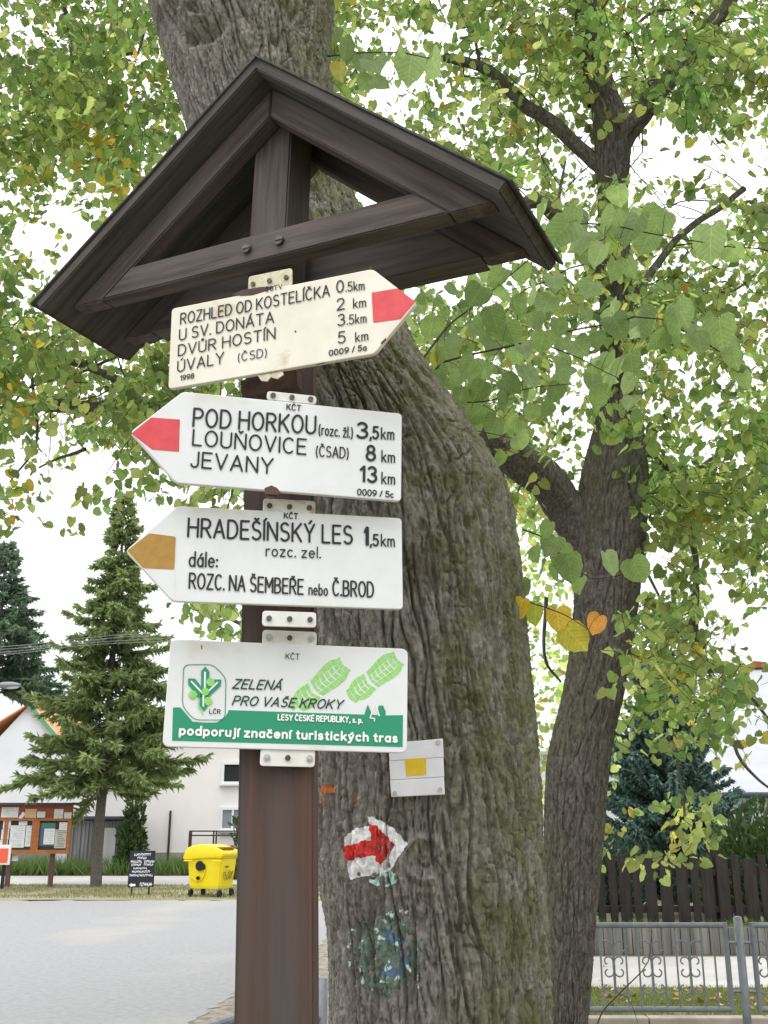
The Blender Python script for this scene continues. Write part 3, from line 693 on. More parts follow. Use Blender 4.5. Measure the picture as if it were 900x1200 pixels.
sprig('leafy_twig', [([(492, 425, 2.75), (525, 382, D1), (557, 357, D1), (622, 302, D1)], .004), ([(505, 440, 2.75), (525, 422, D1), (600, 405, D1), (670, 387, D1), (712, 380, D1), (770, 372, 2.6), (865, 425, 2.5)], .0042), ([(642, 405, D1), (680, 420, D1), (702, 432, D1), (740, 450, D1)], .0025),
                     ([(520, 470, 2.75), (570, 470, D1), (620, 455, D1), (665, 450, D1)], .003), ([(622, 302, D1), (640, 270, 2.4), (700, 262, 2.2), (770, 275, 2.2), (862, 290, 2.2)], .0028), ([(530, 500, 2.75), (560, 505, D1), (610, 515, D1)], .002)],
      it, lime, 5, label='low twig with large soft green heart shaped leaves')
YL, OR = (.42, .3, .035), (.42, .2, .05)
sprig('yellowing_twig', [([(612, 620, 2.75), (640, 632, 2.65), (665, 660, 2.6), (690, 676, 2.6)], .003), ([(690, 678, 2.6), (716, 676, 2.6), (748, 668, 2.6)], .0022), ([(602, 700, 2.7), (640, 712, 2.6), (665, 722, 2.6), (690, 738, 2.6)], .0025)],
      [(645, 640, 26, 2.6), (657, 655, 30, 2.6), (668, 668, 32, 2.6), (679, 686, 26, 2.6), (640, 622, 20, 2.6), (628, 650, 22, 2.65), (716, 662, 28, 2.6), (748, 670, 28, 2.6), (612, 690, 22, 2.65), (608, 716, 26, 2.65, YL), (627, 722, 24, 2.62, (.24, .27, .05)), (655, 728, 30, 2.6, YL), (676, 750, 32, 2.6, (.33, .29, .05)), (698, 733, 22, 2.6, OR), (603, 735, 18, 2.65, OR), (650, 672, 20, 2.65), (635, 668, 20, 2.65)],
      lime, 8, label='short twig whose lowest leaves have turned yellow')
sprig('leafy_twig', [([(384, 66, 2.72), (420, 62, 2.6), (470, 62, 2.5), (510, 70, 2.5)], .003)],
      [(440, 76, 26, 2.55), (447, 98, 20, 2.55), (480, 82, 32, 2.5), (510, 78, 30, 2.5), (425, 74, 22, 2.6), (428, 98, 20, 2.6), (470, 56, 28, 2.5), (398, 84, 20, 2.65, (.2, .19, .05)), (405, 60, 20, 2.65), (395, 40, 16, 2.65)], lime, 9, label='twig with a few large leaves above the right roof slope')

# ------------------------------------------------------------------ the second lime tree, to the right and behind
T2 = 5.0
ROW2 = [(-60, 660, 690), (0, 667, 698), (60, 682, 708), (110, 692, 722), (150, 696, 741), (200, 699, 737), (240, 701, 735), (330, 703, 740), (400, 704, 742), (470, 703, 744), (500, 696, 753), (560, 680, 761), (650, 675, 755), (700, 672, 749), (750, 669, 741), (825, 657, 729), (850, 649, 722), (900, 639, 714), (975, 638, 707), (1087, 640, 697), (1200, 642, 688), (1350, 640, 684)]
lime2 = empty('lime_tree', (float(un(665, 1200, T2)[0]), T2, 0), label='slimmer forked lime tree standing behind the big trunk near the railing', cat='tree')
z, xs, rs = trunk_rows(ROW2, T2, 900, flare=1.2)
off2 = np.array([lime2.location.x, T2, 0])
bark_rings('trunk', np.stack([xs - off2[0], np.zeros_like(xs), z], -1), rs, 300, M['bark2'], lime2, 5.7, .026, .011, True, None, .05, lambda V, D: np.clip(sstep(.3, 1.2, -D[..., 0] * .6 + pn(V * 2) * .6 + .3), 0, 1) * .55)
cl2 = lambda name, pts, a, b_, **k: child_limb(name, pts, a, b_, lime2, **k)
cl2('limb', [(716, 215, 5.0), (722, 185, 5.0), (738, 155, 5.0), (775, 100, 5.05), (820, 48, 5.15), (862, -5, 5.3), (910, -80, 5.6), (960, -260, 6)], .075, .03, seed=6., m=40)
cl2('limb', [(697, 120, 5.02), (684, 20, 5.02), (674, -60, 5.02), (650, -200, 5.1), (600, -400, 5.4)], .05, .03, seed=7.)
cl2('limb', [(702, 640, 5.05), (668, 602, 5.0), (640, 565, 4.9), (600, 540, 4.75), (565, 505, 4.6), (500, 470, 4.6)], .115, .07, seed=8., m=48)
cl2('limb', [(722, 345, 5.02), (706, 318, 5.0), (690, 295, 4.95), (655, 258, 4.9), (628, 236, 4.85), (598, 248, 4.8), (575, 262, 4.8)], .05, .03, seed=9., m=30)
cl2('limb', [(722, 225, 5.0), (704, 190, 5.0), (660, 150, 5.0), (615, 120, 5.05), (585, 92, 5.1), (556, 75, 5.1), (520, 64, 5.15)], .045, .026, seed=10., m=30)
cl2('limb', [(730, 560, 5.0), (768, 530, 5.1), (800, 580, 5.3), (814, 650, 5.4), (812, 722, 5.5), (830, 775, 5.6), (842, 800, 5.6)], .021, .013, seed=11.)
cl2('limb', [(722, 375, 5.0), (745, 340, 5.15), (760, 320, 5.3), (790, 282, 5.5), (830, 250, 5.6), (876, 222, 5.7)], .024, .02, seed=12.)
for pts in ([(842, 800, 5.6), (870, 808, 5.6), (905, 850, 5.7), (940, 880, 5.8)], [(840, 800, 5.6), (836, 825, 5.6), (823, 850, 5.6)], [(848, 820, 5.6), (862, 880, 5.6), (885, 910, 5.6), (910, 930, 5.7)], [(562, 75, 5.1), (556, 40, 5.1), (546, 12, 5.15)], [(730, 605, 4.9), (752, 655, 4.9), (774, 702, 4.9)],
            [(650, 265, 4.9), (657, 225, 4.9), (664, 190, 4.95)], [(770, 330, 5.4), (820, 335, 5.7), (860, 345, 5.8), (900, 305, 5.9)], [(800, 560, 5.3), (850, 530, 5.7), (900, 515, 6.0)], [(640, 700, 5.6), (640, 770, 5.6), (658, 800, 5.7)], [(735, 40, 5.1), (770, 12, 5.1), (815, 14, 5.2)], [(812, 720, 5.5), (790, 790, 5.5), (790, 880, 5.5), (800, 960, 5.5)]):
    cl2('branch', pts, .012, .006)
sp2 = [(805, 985, 60, .1), (800, 870, 60, .06), (690, 965, 30, .5)]
GREEN2 = np.concatenate([GREEN, [[.15, .185, .066], [.17, .195, .07], [.125, .165, .055]]])
c_ = crown(425, 1180, -520, 1020, (4.35, 7.3), 23, lime2, .055, sp2, .012, 3.5, GREEN2, lambda x, y: np.where((x > 590) & (x < 665) & (y > 600), 0, 1) * np.where((y > 885) & (y < 925), .35, np.where(y > 790, .72, 1))); c_.location = -lime2.location

# a third lime further back, seen between the two trunks
lime3 = empty('lime_tree', (float(un(610, 1100, 13)[0]), 13, 0), label='distant yellow green lime tree seen in the gap between the two trunks', cat='tree')
P3 = [np.array([0, 0, -.1]), np.array([.05, .1, 1.5]), np.array([-.1, .1, 3.5]), np.array([0, 0, 5.2])]
bark_tube('trunk', P3, [.2, .16, .12, .05], 30, 60, M['bark2'], lime3, 2., .05, .01)
g = np.random.default_rng(31); n = 5200
ang = g.uniform(0, 6.28, n); rad_ = 1.5 * np.sqrt(g.uniform(size=n)); zz = g.uniform(1.5, 6.2, n); rad_ *= np.interp(zz, [1.5, 2.6, 4.6, 6.2], [.6, 1, 1, .3])
P = np.stack([rad_ * np.cos(ang), rad_ * np.sin(ang) * .9, zz], -1)
kp = pn(P * 1.8 + 4) + .4 * pn(P * 4) > -.12; P = P[kp]
leaves('crown', P, g.normal(size=P.shape) + [0, 0, -.7], g.normal(0, .6, P.shape) + [0, 0, 1], .085 * g.uniform(.7, 1.2, len(P)), leaf_cols(P, g, GREEN2 * 1.25, .04), lime3)

# ------------------------------------------------------------------ the signpost with its little roof
def wood_board(name, L, hgt, thick, mtx, parent, m='wood', bev=.004, ends=(0, 0)):
    """board along local X, height Z, thickness Y; ends: x shift of the top corners (mitre)"""
    bm = bmesh.new()
    v = [(-L / 2, -hgt / 2), (L / 2, -hgt / 2), (L / 2 + ends[1], hgt / 2), (-L / 2 + ends[0], hgt / 2)]
    a = [bm.verts.new((x, -thick / 2, zc)) for x, zc in v]; b_ = [bm.verts.new((x, thick / 2, zc)) for x, zc in v]
    bm.faces.new(a); bm.faces.new(b_[::-1])
    for i in range(4): bm.faces.new([a[i], b_[i], b_[(i + 1) % 4], a[(i + 1) % 4]])
    bmesh.ops.recalc_face_normals(bm, faces=bm.faces)
    bmesh.ops.bevel(bm, geom=list(bm.edges), offset=bev, segments=2, affect='EDGES')
    me = bpy.data.meshes.new(name); bm.to_mesh(me); bm.free()
    o = put(name, me, M[m] if isinstance(m, str) else m, parent); o.matrix_local = mtx; return o
PYF = 1.995
pa, pb = un(325.5, 1200, 2.06), un(331, 440, 2.06)
slope = (pb[0] - pa[0]) / (pb[2] - pa[2])
post_o = empty('signpost', (float(pa[0] - slope * pa[2]), 2.06, 0), label='dark stained wooden signpost with a small gabled roof on top', cat='signpost')
PX = lambda zc: pa[0] + slope * (zc - pa[2])
lean = Matrix.Rotation(math.atan(slope), 4, 'Y')
o = wood_board('post', .143, 2.66, .125, Matrix.Translation((slope * 1.33, 0, 1.33)) @ lean, post_o, 'post_wood', .005)
# roof frame: fitted to the photo's eaves and ridge
RC = Vector((-.221, 2.1, 3.30)); RYAW = R(-26.0); RL, RW, RH = .33, .603, .502
RM = Matrix.Translation(RC - Vector(post_o.location)) @ Matrix.Rotation(RYAW, 4, 'Z') @ Matrix.Rotation(.022, 4, 'Y')
pang = math.atan2(RH, RW); plen = math.hypot(RW, RH)
def on_slope(s, u, d, y):       # s side, u along slope from ridge, d below the top surface
    nx, nz = math.sin(pang) * s, math.cos(pang)
    return Vector((s * u * math.cos(pang) - nx * d, y, -u * math.sin(pang) - nz * d))
for s in (-1, 1):
    rz = Matrix.Rotation(s * pang, 4, 'Y')
    c = on_slope(s, plen / 2, .017, 0)
    o = wood_board('roof_board', plen, .026, RL, RM @ Matrix.Translation(c) @ rz, post_o, 'greywood', .003)
    bm = MB()
    g = np.random.default_rng(50 + s)
    nseg = 5
    for i in range(nseg):                              # felt strips overlapping like courses
        u0, u1 = plen * i / nseg - .004, plen * (i + 1) / nseg + .012
        bm.box((0, 0, 0), (u1 - u0, RL + .012 + g.uniform(-.004, .004), .005), M=Matrix.Translation(on_slope(s, (u0 + u1) / 2, .0035 - .0006 * i, 0)) @ Matrix.Rotation(s * (pang - .008), 4, 'Y'), bev=.0012)
    f = bm.build('roof_felt', M['felt'], post_o); f.matrix_local = RM
    zb_ = -.497
    for y in (-RL / 2 + .09, RL / 2 - .05):
        ct, tn = .06 / math.tan(pang), .06 * math.tan(pang); d0, d1 = .031, .091
        ub0, ub1 = d1 * math.tan(pang) + .0015, (-zb_ - d1 * math.cos(pang)) / math.sin(pang)           # lower edge from ridge to its level cut
        Lr = ub1 - ub0; e = (-tn, ct) if s > 0 else (-ct, tn)
        wood_board('rafter', Lr, .06, .045, RM @ Matrix.Translation(on_slope(s, (ub0 + ub1) / 2, (d0 + d1) / 2, y)) @ rz, post_o, 'wood', .003, ends=e)
def rx_at(zc, d=.0915):
    u = -(zc + d * math.cos(pang)) / math.sin(pang); return u * math.cos(pang) - d * math.sin(pang)
for y, th_, hb in ((-RL / 2 + .089, .05, .068), (RL / 2 - .045, .07, .125)):
    xb, xt = rx_at(zb_) - .002, rx_at(zb_ + hb) - .002
    wood_board('tie_beam', 2 * xb, hb, th_, RM @ Matrix.Translation((0, y, zb_ + hb / 2)), post_o, 'wood', .003, ends=(xb - xt, -(xb - xt)))
tz = zb_ + .038
o = wood_board('king_post', .56, .1, .1, RM @ Matrix.Translation((-.02, .0, -.37)) @ Matrix.Rotation(R(90), 4, 'Y'), post_o, 'wood', .004)
for x in (-.035, .05):
    b = MB(); b.cyl((x, -RL / 2 + .055, tz - .005), (x, -RL / 2 + .066, tz - .005), .011, 12); b.box((x, -RL / 2 + .0545, tz - .005), (.018, .003, .003), M=None)
    o = b.build('bolt', M['bolt'], post_o); o.matrix_local = RM
b = MB(); b.box((0, 0, 0), (.125, .03, .04), bev=.003); o = b.build('backing_plate', M['rust'], post_o)
o.location = Vector(un(318, 452, 1.955)) - Vector(post_o.location); o.rotation_euler = (0, R(-5), R(-17))

# ------------------------------------------------------------------ the plates on the post
def el(cx, cy, rx, ry, a0=0, a1=360, n=18): return [(cx + rx * math.cos(R(a0 + (a1 - a0) * i / n)), cy + ry * math.sin(R(a0 + (a1 - a0) * i / n))) for i in range(n + 1)]
G = {   # sign-writer's lettering: pen strokes on a capital height of 1, with the width of each letter
 'A': (.6, [[(0, 0), (.3, 1), (.6, 0)], [(.1, .33), (.5, .33)]]), 'B': (.52, [[(0, 0), (0, 1), (.25, 1)] + el(.25, .765, .23, .235, 90, -90) + [(0, .53)], [(.25, .53)] + el(.25, .265, .27, .265, 90, -90) + [(0, 0)]]),
 'C': (.56, [el(.3, .5, .3, .5, 48, 312)]), 'D': (.56, [[(0, 0), (0, 1), (.22, 1)] + el(.22, .5, .34, .5, 90, -90) + [(0, 0)]]), 'E': (.46, [[(.46, 1), (0, 1), (0, 0), (.46, 0)], [(0, .52), (.4, .52)]]),
 'H': (.56, [[(0, 0), (0, 1)], [(.56, 0), (.56, 1)], [(0, .52), (.56, .52)]]), 'I': (.0, [[(0, 0), (0, 1)]]), 'J': (.36, [[(.36, 1), (.36, .24)] + el(.18, .24, .18, .24, 0, -165)]),
 'K': (.54, [[(0, 0), (0, 1)], [(.52, 1), (0, .38)], [(.17, .58), (.54, 0)]]), 'L': (.44, [[(0, 1), (0, 0), (.44, 0)]]), 'M': (.64, [[(0, 0), (0, 1), (.32, .35), (.64, 1), (.64, 0)]]), 'N': (.57, [[(0, 0), (0, 1), (.57, 0), (.57, 1)]]),
 'O': (.62, [el(.31, .5, .31, .5, 0, 360, 28)]), 'P': (.5, [[(0, 0), (0, 1), (.24, 1)] + el(.24, .735, .26, .265, 90, -90) + [(0, .47)]]), 'R': (.53, [[(0, 0), (0, 1), (.25, 1)] + el(.25, .745, .25, .255, 90, -90) + [(0, .49)], [(.24, .49), (.53, 0)]]),
 'S': (.5, [el(.25, .76, .22, .24, 35, 270, 14) + el(.25, .26, .25, .26, 90, -145, 14)]), 'T': (.54, [[(0, 1), (.54, 1)], [(.27, 1), (.27, 0)]]), 'U': (.54, [[(0, 1), (0, .28)] + el(.27, .28, .27, .28, 180, 360) + [(.54, 1)]]),
 'V': (.58, [[(0, 1), (.29, 0), (.58, 1)]]), 'Y': (.58, [[(0, 1), (.29, .46), (.58, 1)], [(.29, .46), (.29, 0)]]), 'Z': (.52, [[(.02, 1), (.52, 1), (0, 0), (.52, 0)]]),
 '0': (.5, [el(.25, .5, .25, .5, 0, 360, 26)]), '1': (.22, [[(0, .78), (.2, 1), (.2, 0)]]), '2': (.48, [el(.24, .73, .24, .27, 165, -35, 16) + [(0, 0), (.5, 0)]]), '3': (.5, [el(.25, .76, .22, .24, 150, -90, 14), el(.25, .26, .26, .26, 90, -150, 14)]),
 '5': (.48, [[(.44, 1), (.08, 1), (.04, .54)] + el(.22, .32, .26, .32, 128, -148, 16)]), '6': (.5, [el(.25, .31, .25, .31, 0, 360, 22), [(.0, .33), (.06, .62), (.22, .85), (.4, 1)]]), '8': (.5, [el(.25, .765, .2, .235), el(.25, .27, .25, .27)]), '9': (.5, [el(.25, .69, .25, .31, 0, 360, 22), [(.5, .67), (.44, .38), (.28, .15), (.1, 0)]]),
 'a': (.38, [el(.19, .31, .19, .31), [(.38, .62), (.38, 0)]]), 'b': (.4, [el(.2, .31, .2, .31), [(0, 1), (0, 0)]]), 'c': (.36, [el(.2, .31, .2, .31, 48, 312)]), 'd': (.4, [el(.2, .31, .2, .31), [(.4, 1), (.4, 0)]]), 'e': (.4, [[(.02, .33), (.4, .33)] + el(.2, .31, .2, .31, 4, 318)]),
 'h': (.36, [[(0, 0), (0, 1)], [(0, .38)] + el(.18, .42, .18, .2, 180, 0) + [(.36, 0)]]), 'i': (0, [[(0, 0), (0, .62)], el(0, .86, .02, .03)]), 'j': (.12, [[(.12, .62), (.12, -.12)] + el(-.02, -.12, .14, .13, 0, -80), el(.12, .86, .02, .03)]), 'k': (.36, [[(0, 0), (0, 1)], [(.34, .62), (0, .22)], [(.12, .36), (.37, 0)]]), 'l': (0, [[(0, 0), (0, 1)]]),
 'm': (.56, [[(0, 0), (0, .62)], [(0, .4)] + el(.14, .45, .14, .17, 180, 0) + [(.28, 0)], [(.28, .4)] + el(.42, .45, .14, .17, 180, 0) + [(.56, 0)]]), 'n': (.36, [[(0, 0), (0, .62)], [(0, .38)] + el(.18, .42, .18, .2, 180, 0) + [(.36, 0)]]), 'o': (.4, [el(.2, .31, .2, .31)]), 'p': (.4, [el(.2, .31, .2, .31), [(0, .62), (0, -.28)]]),
 'r': (.24, [[(0, 0), (0, .62)], [(0, .36)] + el(.2, .38, .2, .24, 180, 75)]), 's': (.34, [el(.17, .465, .14, .155, 35, 270, 10) + el(.17, .16, .16, .155, 90, -150, 10)]), 't': (.22, [[(.1, .86), (.1, .14)] + el(.22, .13, .12, .13, 180, 275, 6), [(0, .62), (.22, .62)]]), 'u': (.36, [[(0, .62), (0, .2)] + el(.18, .2, .18, .2, 180, 360) + [(.36, .62)], [(.36, .62), (.36, 0)]]),
 'v': (.36, [[(0, .62), (.18, 0), (.36, .62)]]), 'y': (.38, [[(0, .62), (.19, .02)], [(.38, .62), (.19, .02), (.08, -.25), (-.02, -.26)]]), 'z': (.36, [[(.0, .62), (.36, .62), (0, 0), (.36, 0)]]),
 '.': (0, [el(0, .03, .02, .025)]), ',': (.05, [[(.06, .06), (0, -.16)]]), ':': (0, [el(0, .08, .02, .03), el(0, .5, .02, .03)]), '/': (.3, [[(0, 0), (.3, 1)]]), '(': (.14, [el(.3, .42, .3, .68, 128, 232, 10)]), ')': (.14, [el(-.16, .42, .3, .68, 52, -52, 10)])}
ACC = {'Č': 'Cv', 'Š': 'Sv', 'Ř': 'Rv', 'Ň': 'Nv', 'Á': 'Aa', 'Í': 'Ia', 'Ú': 'Ua', 'Ů': 'Uo', 'Ý': 'Ya', 'É': 'Ea', 'á': 'aa', 'í': 'ia', 'ý': 'ya', 'č': 'cv', 'ž': 'zv'}
def glyph(ch):
    if ch not in ACC: return G[ch]
    b_, k = ACC[ch]; wd, st = G[b_]; st = list(st[:1] if b_ == 'i' else st); y = 1.05 if b_.isupper() else .75; c = wd / 2
    st = st + {'v': [[(c - .1, y + .13), (c, y), (c + .1, y + .13)]], 'a': [[(c - .02, y), (c + .11, y + .15)]], 'o': [el(c, y + .06, .075, .075)]}[k]
    return wd, st
def text_data(body, bold=0.0, shear=0.0, sp=.22):
    x = 0; out = []
    for ch in body:
        if ch == ' ': x += .3; continue
        wd, st = glyph(ch)
        for q in st: out.append([(x + a + shear * b_, b_) for a, b_ in q])
        x += wd + sp
    return out
class Sign:
    def __init__(s, name, loc, yaw, roll, tilt, label):
        s.o = empty(name, loc, label=label, cat='sign', group='plates bolted to the wooden signpost')
        s.o.rotation_euler = (0, 0, 0)
        Rm = Matrix.Rotation(yaw, 4, 'Z') @ Matrix.Rotation(tilt, 4, 'X') @ Matrix.Rotation(roll, 4, 'Y')
        s.o.matrix_world = Matrix.Translation(loc) @ Rm
        s.L = np.array(loc); s.R = np.array(Rm.to_3x3()); s.ink = {}
    def at(s, x, y):            # photo measurement -> plate coordinates (x right, z up) on its front face
        r = ray(x, y); n = s.R[:, 1]; front = s.L
        t = n.dot(front - EYE) / n.dot(r); p = s.R.T @ (EYE + r * t - s.L); return float(p[0]), float(p[2])
    def plate(s, pts, m, th=.010, rad=.009, name='plate'):
        P = round_poly(pts, rad); b = MB(); b.prism([(x, 0, zc) for x, zc in P], (0, th, 0), .0018); return b.build(name, m, s.o)
    def flat(s, name, polys, m, lift=.0006, **k):
        V, F = [], []
        for p in polys:
            base = len(V); V += [(x, -lift, zc) for x, zc in p]
            for t in tessellate_polygon([[Vector((x, zc, 0)) for x, zc in p]]):
                a, b_, c = (Vector(p[i]) for i in t); t = t if (b_ - a).cross(c - a) > 0 else t[::-1]
                F.append(tuple(i + base for i in t))
        return pyd(name, V, F, m, s.o, **k)
    def text(s, body, a, b_, cap, layer='ink', bold=0.0, shear=0.0, ref=None):
        """body between photo points a and b_ on its baseline, capitals cap px high"""
        x0, z0 = s.at(*a); x1, z1 = s.at(*b_); _, zt = s.at(a[0], a[1] - cap); hh = (zt - z0)
        st = text_data(body, bold, shear, .26 if bold > .0135 else .22); xs_ = [a for q in st for a, _ in q]
        lo, hi = min(xs_), max(xs_); L = math.hypot(x1 - x0, z1 - z0); ux, uz = (x1 - x0) / L, (z1 - z0) / L
        pen = hh * (.055 + bold * 2.6) if hh > .02 else hh * (.062 + bold * 2.6)          # half the pen's width
        k = (L - 2 * pen) / max(hi - lo, 1e-6) if hi - lo > .05 else hh
        V, F = s.ink.setdefault(layer, ([], []))
        for q in st:
            P = np.array([(x0 + (pen + (a - lo) * k) * ux, z0 + (a - lo) * k * uz + pen * .8 + b_ * (hh - 1.6 * pen)) for a, b_ in q])
            keep = [0] + [i for i in range(1, len(P)) if np.hypot(*(P[i] - P[i - 1])) > 1e-5]; P = P[keep]
            if len(P) < 2: continue
            for a, b_ in zip(P[:-1], P[1:]):                       # each pen stroke: rounded ends hide the joins
                d = (b_ - a) / np.hypot(*(b_ - a)); nn = np.array([-d[1], d[0]]); base = len(V); an = math.atan2(d[1], d[0])
                pts = [b_ + pen * np.array([math.cos(an + t), math.sin(an + t)]) for t in np.linspace(-math.pi / 2, math.pi / 2, 6)] + [a - pen * np.array([math.cos(an + t), math.sin(an + t)]) for t in np.linspace(-math.pi / 2, math.pi / 2, 6)]
                V += [tuple(p) for p in pts]; F.append(tuple(range(base, base + len(pts))))
    def done(s, mats):
        for layer, (V, F) in s.ink.items():
            lift = .0022 if layer == 'white' else .0018
            pyd('lettering', [(x, -lift - (i // 12 % 211) * 1.2e-6, zc) for i, (x, zc) in enumerate(V)], F, M[mats[layer]], s.o)
    def tab(s, x0, y0, x1, y1, m, bolts=((.12, 'bolt'), (.5, 'bolt'), (.88, 'bolt')), back=.004, rad=.007):
        (ax, az), (bx, bz) = s.at(x0, y0), s.at(x1, y1)
        o = MB().prism([(x, back, zc) for x, zc in round_poly([(ax, az), (bx, az), (bx, bz), (ax, bz)], rad)], (0, .004, 0), .0012).build('mounting_tab', m, s.o)
        for t, k in bolts:
            c = (ax + (bx - ax) * t, back, (az + bz) / 2); b = MB()
            b.cyl((c[0], back - .004, c[2]), (c[0], back + .002, c[2]), .0052 if k == 'bolt' else .0062, 14)
            if k != 'bolt': b.cyl((c[0], back - .0065, c[2]), (c[0], back - .004, c[2]), .0032, 6)
            b.build('bolt', M['bolt' if k == 'bolt' else 'zinc'], o)
def round_poly(pts, rad, n=5):
    P = [Vector((x, y)) for x, y in pts]; out = []; N_ = len(P)
    for i in range(N_):
        p, a, b_ = P[i], P[i - 1], P[(i + 1) % N_]; da, db = (a - p), (b_ - p); r = min(rad, da.length * .4, db.length * .4)
        s0, s1 = p + da.normalized() * r, p + db.normalized() * r
        for k in range(n + 1):
            t = k / n; out.append(tuple(s0 * (1 - t) ** 2 + p * 2 * t * (1 - t) + s1 * t * t))
    return out
def disc(x, zc, r, n=12): return [(x + r * math.cos(2 * math.pi * i / n), zc + r * math.sin(2 * math.pi * i / n)) for i in range(n)]

# --- the old plate pointing right
S1 = Sign('direction_sign', (-.2343, 1.8741, 2.5578), R(-18.9), R(-1.2), R(.4), 'yellowed arrow plate pointing right with a red tip, directly under the little roof')
h, L, T = .0925, .4512, .0888
S1.plate([(-L / 2, h), (L / 2, h), (L / 2 + T, 0), (L / 2, -h), (-L / 2, -h)], M['cream'])
A1 = lambda pts: [S1.at(*p) for p in pts]
S1.flat('red_mark', [A1([(435.5, 343), (466, 338), (487, 353.4), (469.5, 374), (437.5, 378.5)])], M['red'])
S1.flat('peeled_patch', [A1([(271, 346), (284, 340), (305, 336.5), (322, 335.5), (318, 339), (306, 343), (296, 346), (284, 347)])], M['rust'])
S1.flat('chipped_edge', [A1(p) for p in ([(369, 427), (380, 424.5), (384, 425.5), (372, 428)], [(446, 402), (452, 396), (453, 398.5), (448, 404)], [(433, 313.5), (436, 313), (436, 315), (434, 315.5)], [(345, 388), (347, 387.5), (347.5, 389.5), (346, 390)])], M['rust'])
TX = S1.text
TX('ROZHLED OD KOSTELÍČKA', (211.2, 381), (387, 347.5), 13.5); TX('0', (394.3, 344), (403.5, 342.6), 14.5); TX('.5km', (405, 342.5), (427.7, 340.3), 11.5)
TX('U SV. DONÁTA', (209.8, 399.8), (321.6, 378.5), 13.5); TX('2', (394.8, 364.6), (404.5, 362.8), 14); TX('km', (414, 362), (429.4, 360.2), 12)
TX('DVŮR HOSTÍN', (208.6, 418), (323.3, 397.5), 13.5); TX('3', (395.8, 382.9), (405, 381.3), 14); TX('.5km', (406.5, 381.2), (430, 378.5), 11.5)
TX('ÚVALY', (207.8, 436.8), (263, 426), 13.5); TX('(ČSD)', (279, 424.5), (313, 418.5), 10.5); TX('5', (396, 403.4), (405.5, 402), 14); TX('km', (416.5, 401.6), (432, 399.2), 12)
TX('0009 / 5a', (385.5, 417.8), (430, 410.8), 7.2, bold=.01); TX('1998', (211.4, 446.6), (228, 443.6), 6.3, bold=.01); TX('ČSTV', (311, 342.8), (331.5, 338.6), 5.5, bold=.01)
S1.done({'ink': 'ink'})
S1.tab(290, 323, 341, 334, M['tabc'])
b = MB(); q = A1([(301, 439), (330, 434), (331, 438), (324, 443), (316, 441), (312, 446), (305, 445)]); b.prism([(x, .004, zc) for x, zc in q], (0, .003, 0)); b.build('broken_tab', M['tabc'], S1.o)

# --- second plate, pointing left, red
S2 = Sign('direction_sign', (-.1761, 1.8618, 2.3012), R(13.2), R(.6), R(.4), 'white arrow plate pointing left with a red tip and three destinations')
L, T = .4336, .0911
S2.plate([(L / 2, h), (-L / 2, h), (-L / 2 - T, 0), (-L / 2, -h), (L / 2, -h)], M['white'])
A2 = lambda pts: [S2.at(*p) for p in pts]
S2.flat('red_mark', [A2([(177, 489.4), (210.8, 491.7), (209.8, 529.5), (178.5, 527), (154, 508)])], M['red'])
S2.flat('rust_spot', [A2([(310, 572), (318, 569), (325, 572), (329, 578), (325, 580), (310, 579)])], M['rust'])
TX = S2.text
TX('POD HORKOU', (225, 500.3), (370.3, 509.4), 22.5); TX('(rozc. žl.)', (372.8, 510), (413.4, 513.9), 13.5); TX('3', (417.2, 514), (431.5, 514.6), 19.5, bold=.008); TX(',5', (432.5, 514.8), (444, 515.2), 15.5, bold=.008); TX('km', (446, 515.3), (462, 516), 14.5)
TX('LOUŇOVICE', (224.6, 522.5), (359, 533.6), 19.5); TX('(ČSAD)', (369.7, 535.2), (408.4, 538), 13.5); TX('8', (428, 540.3), (440.5, 541), 19, bold=.008); TX('km', (446.5, 542), (462.8, 543), 14.5)
TX('JEVANY', (222.5, 548), (320, 556.3), 19.5); TX('13', (421, 565), (442, 566.4), 19.5, bold=.008); TX('km', (446.5, 567.4), (462.8, 568.6), 14.5)
TX('0009 / 5c', (418, 580.5), (461, 583.8), 7.8, bold=.01); TX('KČT', (335.3, 480.6), (352.8, 482.4), 7.4, bold=.008)
S2.done({'ink': 'ink'})
S2.tab(313.5, 457, 371, 473, M['tabw'])
b = MB(); q = A2([(311, 576), (324, 577), (324, 581), (318, 584), (312, 582)]); b.prism([(x, .0035, zc) for x, zc in q], (0, .003, 0)); b.build('broken_tab', M['rust'], S2.o)

# --- third plate, pointing left, ochre
S3 = Sign('direction_sign', (-.1779, 1.9079, 2.0905), R(12.7), R(-.6), R(.1), 'white arrow plate pointing left with an ochre tip')
L, T = .4391, .0904
S3.plate([(L / 2, h), (-L / 2, h), (-L / 2 - T, 0), (-L / 2, -h), (L / 2, -h)], M['white'])
A3 = lambda pts: [S3.at(*p) for p in pts]
S3.flat('ochre_mark', [round_poly(A3([(175, 625), (206, 629), (204.5, 667.5), (168, 665.8), (149, 645)]), .004)], M['ochre'])
TX = S3.text
TX('HRADEŠÍNSKÝ LES', (219, 629.6), (413.4, 638.4), 23); TX('1', (426.2, 639.4), (432.3, 639.8), 22, bold=.015); TX(',5', (433, 640.2), (444, 640.7), 14.5, bold=.008); TX('km', (446, 640.7), (462.6, 641.4), 15)
TX('rozc. zel.', (311, 652), (376, 654.7), 14); TX('dále:', (220.7, 664.4), (255.3, 665.8), 18.5)
TX('ROZC. NA ŠEMBEŘE', (220.6, 690), (355.9, 697.4), 19); TX('nebo', (361.2, 697.4), (384.3, 698.6), 14); TX('Č.BROD', (389, 698.6), (438.3, 700.6), 19); TX('KČT', (332.5, 607.8), (349.3, 608.9), 7.2, bold=.008)
S3.done({'ink': 'ink'})
